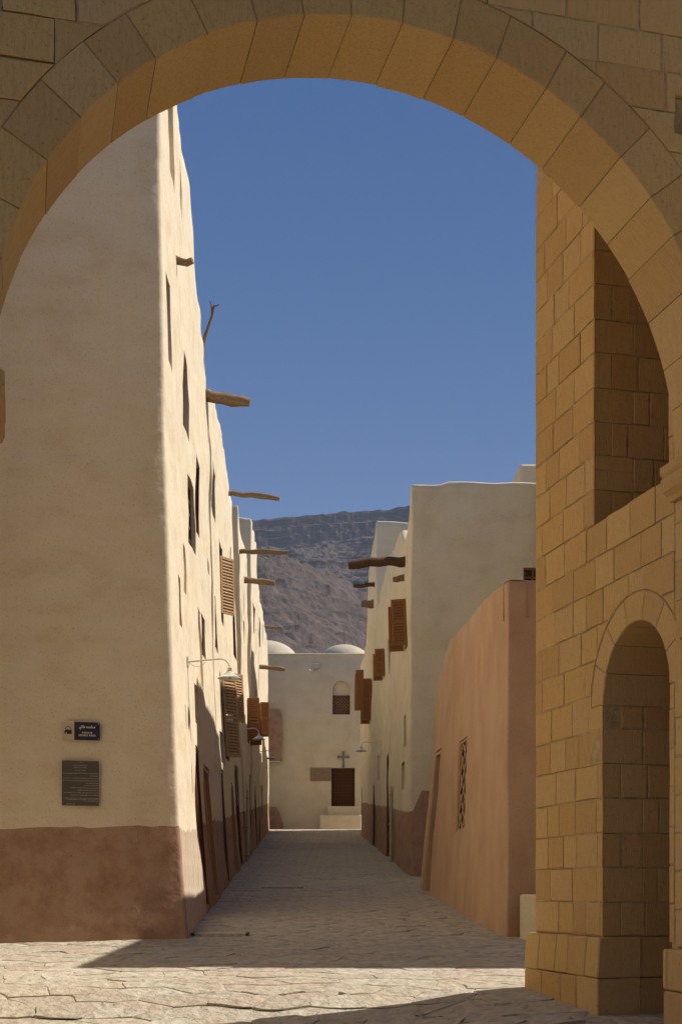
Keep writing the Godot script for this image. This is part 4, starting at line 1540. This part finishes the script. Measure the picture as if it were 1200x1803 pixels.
	box(cr, Vector3(0, 0, 0), Vector3(0.085, 0.76, 0.06), 0.01)
	box(cr, Vector3(0, 0.13, 0.004), Vector3(0.48, 0.085, 0.06), 0.01)
	for e in [[-0.24, 0.13], [0.24, 0.13], [0, 0.36], [0, -0.36]]:
		box(cr, Vector3(e[0], e[1], 0.008), Vector3(0.13, 0.13, 0.062), 0.012)
	tag(obj("cross", cr, M.iron_old, self, Vector3(0.12, 8.62, -z + 0.05)), "stone cross on the wall above the chapel's grilled door", "cross")
	# carved plaque left of the door
	var pq := thing("stone_plaque", "weathered stone plaque with worn lettering left of chapel door", "plaque", Vector3(-1.06, 7.85, -z + 0.03))
	var ps := st_new()
	box(ps, Vector3.ZERO, Vector3(1.08, 0.68, 0.06), 0.015)
	obj("slab", ps, M.plaque, pq)
	var pt := st_new()
	for r in 5:
		var x := -0.5
		while x < 0.46:
			var w := rng.randf_range(0.04, 0.13)
			box(pt, Vector3(x + w * 0.5, 0.26 - 0.125 * r + rng.randf_range(-0.012, 0.012), 0.032), Vector3(w, rng.randf_range(0.025, 0.06), 0.016))
			x += w + rng.randf_range(0.02, 0.05)
	obj("worn_lettering", pt, M.iron_old, pq).set_meta("kind", "stuff")
	# floodlight on a bracket
	var fl := thing("floodlight", "small white spotlight on a bracket high on the chapel wall", "spotlight", Vector3(-1.35, 13.35, -z))
	var fb := st_new()
	box(fb, Vector3(0.1, 0.1, 0.12), Vector3(0.28, 0.26, 0.24), 0.02)
	obj("housing", fb, M.cream, fl)
	var fa := st_new()
	tube(fa, [Vector3(0.1, -0.05, 0.15), Vector3(0.0, -0.14, 0.22), Vector3(-0.12, -0.15, 0.25)], [0.03, 0.03, 0.03], 8)
	obj("arm", fa, M.steel, fl)
	var fh := st_new()
	tube(fh, [Vector3(-0.1, -0.15, 0.25), Vector3(-0.3, -0.16, 0.3)], [0.05, 0.085], 12)
	obj("lamp_head", fh, M.white, fl)
	# brown plastered bay at the left and dado below it
	var by := thing("brown_bay", "brown plastered bay projecting from the chapel wall at left", "bay", Vector3(-3.9, 9.85, -z))
	var bs := st_new()
	var poly := PackedVector2Array([Vector2(-1.2, -1.3), Vector2(0.84, -1.32)])
	for i in 9:
		poly.append(Vector2(0.82 + 0.07 * nz.get_noise_2d(i * 1.7, 4.0), -1.1 + i * 0.29))
	poly.append_array([Vector2(0.72, 1.36), Vector2(-1.2, 1.36)])
	core_slab(bs, poly, Vector3(0, 0, 0.2), Vector3.RIGHT, Vector3.UP, Vector3.FORWARD, 0.2)
	obj("plaster", bs, M.dado, by)
	var lg := st_new()
	box(lg, Vector3(0.45, -1.36, 0.14), Vector3(0.7, 0.07, 0.28), 0.01)
	obj("ledge", lg, M.plaster_grey, by)
	var bu := st_new()
	core_slab(bu, PackedVector2Array([Vector2(-1.6, -0.3), Vector2(0.95, -0.3), Vector2(0.9, 0.6), Vector2(0.72, 1.15), Vector2(0.55, 1.45), Vector2(-1.6, 1.6)]), Vector3(0, 0, 0.15), Vector3.RIGHT, Vector3.UP, Vector3.FORWARD, 0.15)
	tag(obj("brown_buttress", bu, M.dado, self, Vector3(-3.9, 4.7, -z)), "low brown plastered buttress at the chapel's left foot", "buttress")


# ------------------------------------------------------------------ lamps and signs
func wall_lamps() -> void:
	lamp(Vector3(lx(19.3) - 0.235, 5.16, -19.3), 1.0, 0.62, 0.17, "white gooseneck lamp with wide shade, on the near left house")
	lamp(Vector3(lx(33.4) - 0.22, 5.87, -33.4), 1.0, 0.62, 0.16, "white gooseneck lamp in shade on the second left house")
	lamp(Vector3(lx(47.2) - 0.07, 6.75, -47.2), 1.0, 0.5, 0.17, "white gooseneck lamp in shade on the fourth left house")
	lamp(Vector3(1.52 - 0.0244 * 11.5, 6.36, -40.9), -1.0, 0.62, 0.17, "white gooseneck lamp on the beige house, right of the street")


func lamp(at: Vector3, side: float, reach: float, r: float, label: String) -> void:
	var root := thing("wall_lamp", label, "lamp", at, "gooseneck wall lamps")
	var st := st_new()
	box(st, Vector3(0.01 * side, 0, 0), Vector3(0.03, 0.16, 0.06), 0.005)
	obj("wall_plate", st, M.enamel, root)
	var pts := [Vector3(0, 0, 0), Vector3(reach * 0.4 * side, 0.025, 0), Vector3(reach * 0.78 * side, 0.045, 0)]
	for i in range(1, 7):
		var a := PI * 0.5 * i / 6.0
		pts.append(Vector3((reach * 0.78 + sin(a) * reach * 0.22) * side, 0.045 - (1.0 - cos(a)) * 0.13, 0))
	var rad := []
	for p in pts:
		rad.append(0.0115)
	st = st_new()
	tube(st, pts, rad, 8)
	obj("arm", st, M.enamel, root)
	var tip: Vector3 = pts[-1]
	st = st_new()
	lathe(st, [Vector2(0.012, 0.01), Vector2(0.03, 0.0), Vector2(0.038, -0.03), Vector2(0.034, -0.05), Vector2(0.06, -0.075), Vector2(0.10, -0.105), Vector2(r, -0.145), Vector2(r + 0.004, -0.155), Vector2(r - 0.002, -0.158), Vector2(0.1, -0.125), Vector2(0.05, -0.09)], 28, tip)
	obj("shade", st, M.enamel, root)
	st = st_new()
	lathe(st, [Vector2(0.018, -0.09), Vector2(0.028, -0.13), Vector2(0.022, -0.165), Vector2(0.004, -0.18)], 12, tip)
	obj("bulb", st, M.white, root)
	# slack cable under the arm
	var cb := []
	var cr := []
	for i in 9:
		var f := i / 8.0
		cb.append(Vector3(side * reach * (0.03 + 0.42 * f), 0.0 - 0.07 * sin(PI * f), 0.012))
		cr.append(0.004)
	st = st_new()
	tube(st, cb, cr, 5)
	obj("cable", st, M.enamel, root)
	st = st_new()
	tube(st, [Vector3(0.012 * side, -0.07, 0), Vector3(0.05 * side, -0.9, 0.03), Vector3(0.09 * side, -1.9, 0.02)], [0.006, 0.006, 0.006], 5)
	obj("cable", st, M.enamel, root)


func text(root: Node3D, s: String, size: float, at: Vector3, m: Material) -> void:
	var t := TextMesh.new()
	t.text = s
	var f := SystemFont.new()
	f.font_names = PackedStringArray(["Droid Sans"])
	f.font_weight = 700
	t.font = f
	t.font_size = 32
	t.pixel_size = size / 32.0
	t.depth = 0.002
	t.material = m
	var o := MeshInstance3D.new()
	o.mesh = t
	o.name = "lettering"
	root.add_child(o, true)
	o.position = at


func stroke(st: SurfaceTool, pts: Array, w: float, z: float) -> void:
	for i in pts.size() - 1:
		var a: Vector2 = pts[i]
		var b: Vector2 = pts[i + 1]
		var m := (a + b) * 0.5
		box(st, Vector3(m.x, m.y, z + 0.0002 * i), Vector3(a.distance_to(b) + w * 0.7, w, 0.002), 0.0, Basis(Vector3.BACK, (b - a).angle()))


func signs() -> void:
	# the front of the near house runs along E; the signs hang just off its plaster
	var nrm := Vector3(0.2367, 0, 0.9716)
	var place := func(px: float, y: float, hg: float) -> Transform3D:
		# point of the front plane under the picture column px, moved back by the wall's lean
		var o := Vector3(-1.917, 0, -16.8) - nrm * (table(LEAN, hg) - 0.05)
		var k := (px - 600.0) / 2340.0
		var s := (o.x + k * o.z) / (E.x + k * E.z)
		var p := o - E * s
		return Transform3D(Basis(E, Vector3.UP, nrm), Vector3(p.x, y, p.z))
	var a := thing("name_sign", "small dark and cream sign reading PRIVATE MONKS AREA on left house", "sign")
	a.transform = place.call(143.0, 1.85 + (1567.0 - 1280.0) / 2340.0 * 16.2, 2.7)
	var st := st_new()
	box(st, Vector3(0.075, 0, 0), Vector3(0.315, 0.225, 0.012), 0.002)
	obj("dark_panel", st, M.navy, a)
	st = st_new()
	box(st, Vector3(-0.157, 0, 0.001), Vector3(0.148, 0.225, 0.012), 0.002)
	obj("cream_panel", st, M.cream, a)
	text(a, "PRIVATE", 0.033, Vector3(0.075, -0.022, 0.008), M.white)
	text(a, "MONKS AREA", 0.033, Vector3(0.075, -0.054, 0.008), M.white)
	# the Arabic line, stroke by stroke, read from the right
	st = st_new()
	var ar := [
		[[0.165, 0.048], [0.158, 0.055], [0.150, 0.050], [0.152, 0.043], [0.160, 0.043]], [[0.152, 0.043], [0.135, 0.043], [0.132, 0.052]], [[0.132, 0.043], [0.118, 0.043], [0.112, 0.052], [0.104, 0.052], [0.102, 0.043], [0.118, 0.043]], [[0.118, 0.045], [0.118, 0.072]],
		[[0.102, 0.043], [0.092, 0.043], [0.086, 0.052], [0.08, 0.046], [0.088, 0.043]], [[0.08, 0.043], [0.07, 0.043], [0.066, 0.054], [0.058, 0.05], [0.06, 0.042], [0.068, 0.044]],
		[[0.04, 0.043], [0.034, 0.052], [0.028, 0.046], [0.036, 0.043], [0.02, 0.043]], [[0.02, 0.043], [0.02, 0.072]], [[0.02, 0.043], [0.004, 0.045], [0.012, 0.072]], [[-0.006, 0.043], [-0.006, 0.072]], [[-0.006, 0.043], [-0.016, 0.043], [-0.02, 0.05], [-0.03, 0.044], [-0.034, 0.034], [-0.024, 0.03], [-0.006, 0.036]],
		[[0.132, 0.06], [0.1325, 0.0605]], [[0.087, 0.06], [0.0925, 0.06]], [[0.06, 0.062], [0.066, 0.062]], [[0.031, 0.06], [0.037, 0.06]], [[-0.022, 0.023], [-0.014, 0.023]],
	]
	for s in ar:
		var q := []
		for p in s:
			q.append(Vector2(p[0] + 0.01, p[1] - 0.002))
		stroke(st, q, 0.0065, 0.007)
	obj("arabic_lettering", st, M.white, a)
	# emblem: a domed house
	st = st_new()
	var dome := PackedVector2Array([Vector2(-0.202, -0.042), Vector2(-0.187, -0.042), Vector2(-0.187, -0.02), Vector2(-0.175, -0.02), Vector2(-0.175, -0.042), Vector2(-0.115, -0.042), Vector2(-0.115, 0.008), Vector2(-0.13, 0.014), Vector2(-0.145, 0.006), Vector2(-0.16, 0.016), Vector2(-0.18, 0.012), Vector2(-0.202, 0.0)])
	slab_at(st, dome, Vector3(0, 0, 0.0082), Vector3.RIGHT, Vector3.UP, Vector3.BACK, -1.0)
	for i in 12:
		var a0 := PI * i / 12.0
		var a1 := PI * (i + 1) / 12.0
		stroke(st, [Vector2(-0.158 + 0.034 * cos(a0), 0.014 + 0.036 * sin(a0)), Vector2(-0.158 + 0.034 * cos(a1), 0.014 + 0.036 * sin(a1))], 0.007, 0.0075)
	obj("emblem", st, M.navy, a)
	st = st_new()
	for c in [[-0.215, 0.095], [-0.215, -0.095], [0.215, 0.095], [0.215, -0.095]]:
		box(st, Vector3(c[0], c[1], 0.008), Vector3(0.012, 0.012, 0.006), 0.002)
	obj("screws", st, M.steel, a)
	# the text plate below it
	var b := thing("text_plate", "dark grey plate with lines of small pale Arabic text on left house", "plate")
	b.transform = place.call(142.0, 1.85 + (1567.0 - 1374.5) / 2340.0 * 16.2, 2.0)
	st = st_new()
	box(st, Vector3.ZERO, Vector3(0.455, 0.56, 0.012), 0.002)
	obj("plate", st, M.slate, b)
	st = st_new()
	var lines := [[-0.01, 0.02, 0.262], [-0.09, 0.08, 0.222], [-0.08, 0.07, 0.193], [-0.07, 0.07, 0.16], [-0.215, 0.215, 0.12], [0.11, 0.215, 0.09], [-0.215, 0.215, 0.06], [-0.215, 0.215, 0.03], [0.07, 0.215, 0.0], [0.04, 0.215, -0.03], [-0.13, 0.215, -0.06], [-0.04, 0.215, -0.09], [-0.2, 0.215, -0.12], [-0.13, 0.215, -0.15], [-0.19, 0.21, -0.19], [-0.16, 0.21, -0.208], [0.05, 0.21, -0.226], [-0.175, -0.07, -0.262]]
	for l in lines:
		var x: float = l[0]
		while x < l[1]:
			var w := rng.randf_range(0.005, 0.018)
			box(st, Vector3(x + w * 0.5, l[2] + rng.randf_range(-0.001, 0.002), 0.007), Vector3(w, rng.randf_range(0.004, 0.009), 0.002))
			x += w + rng.randf_range(0.001, 0.005)
	obj("arabic_text", st, M.letter, b)
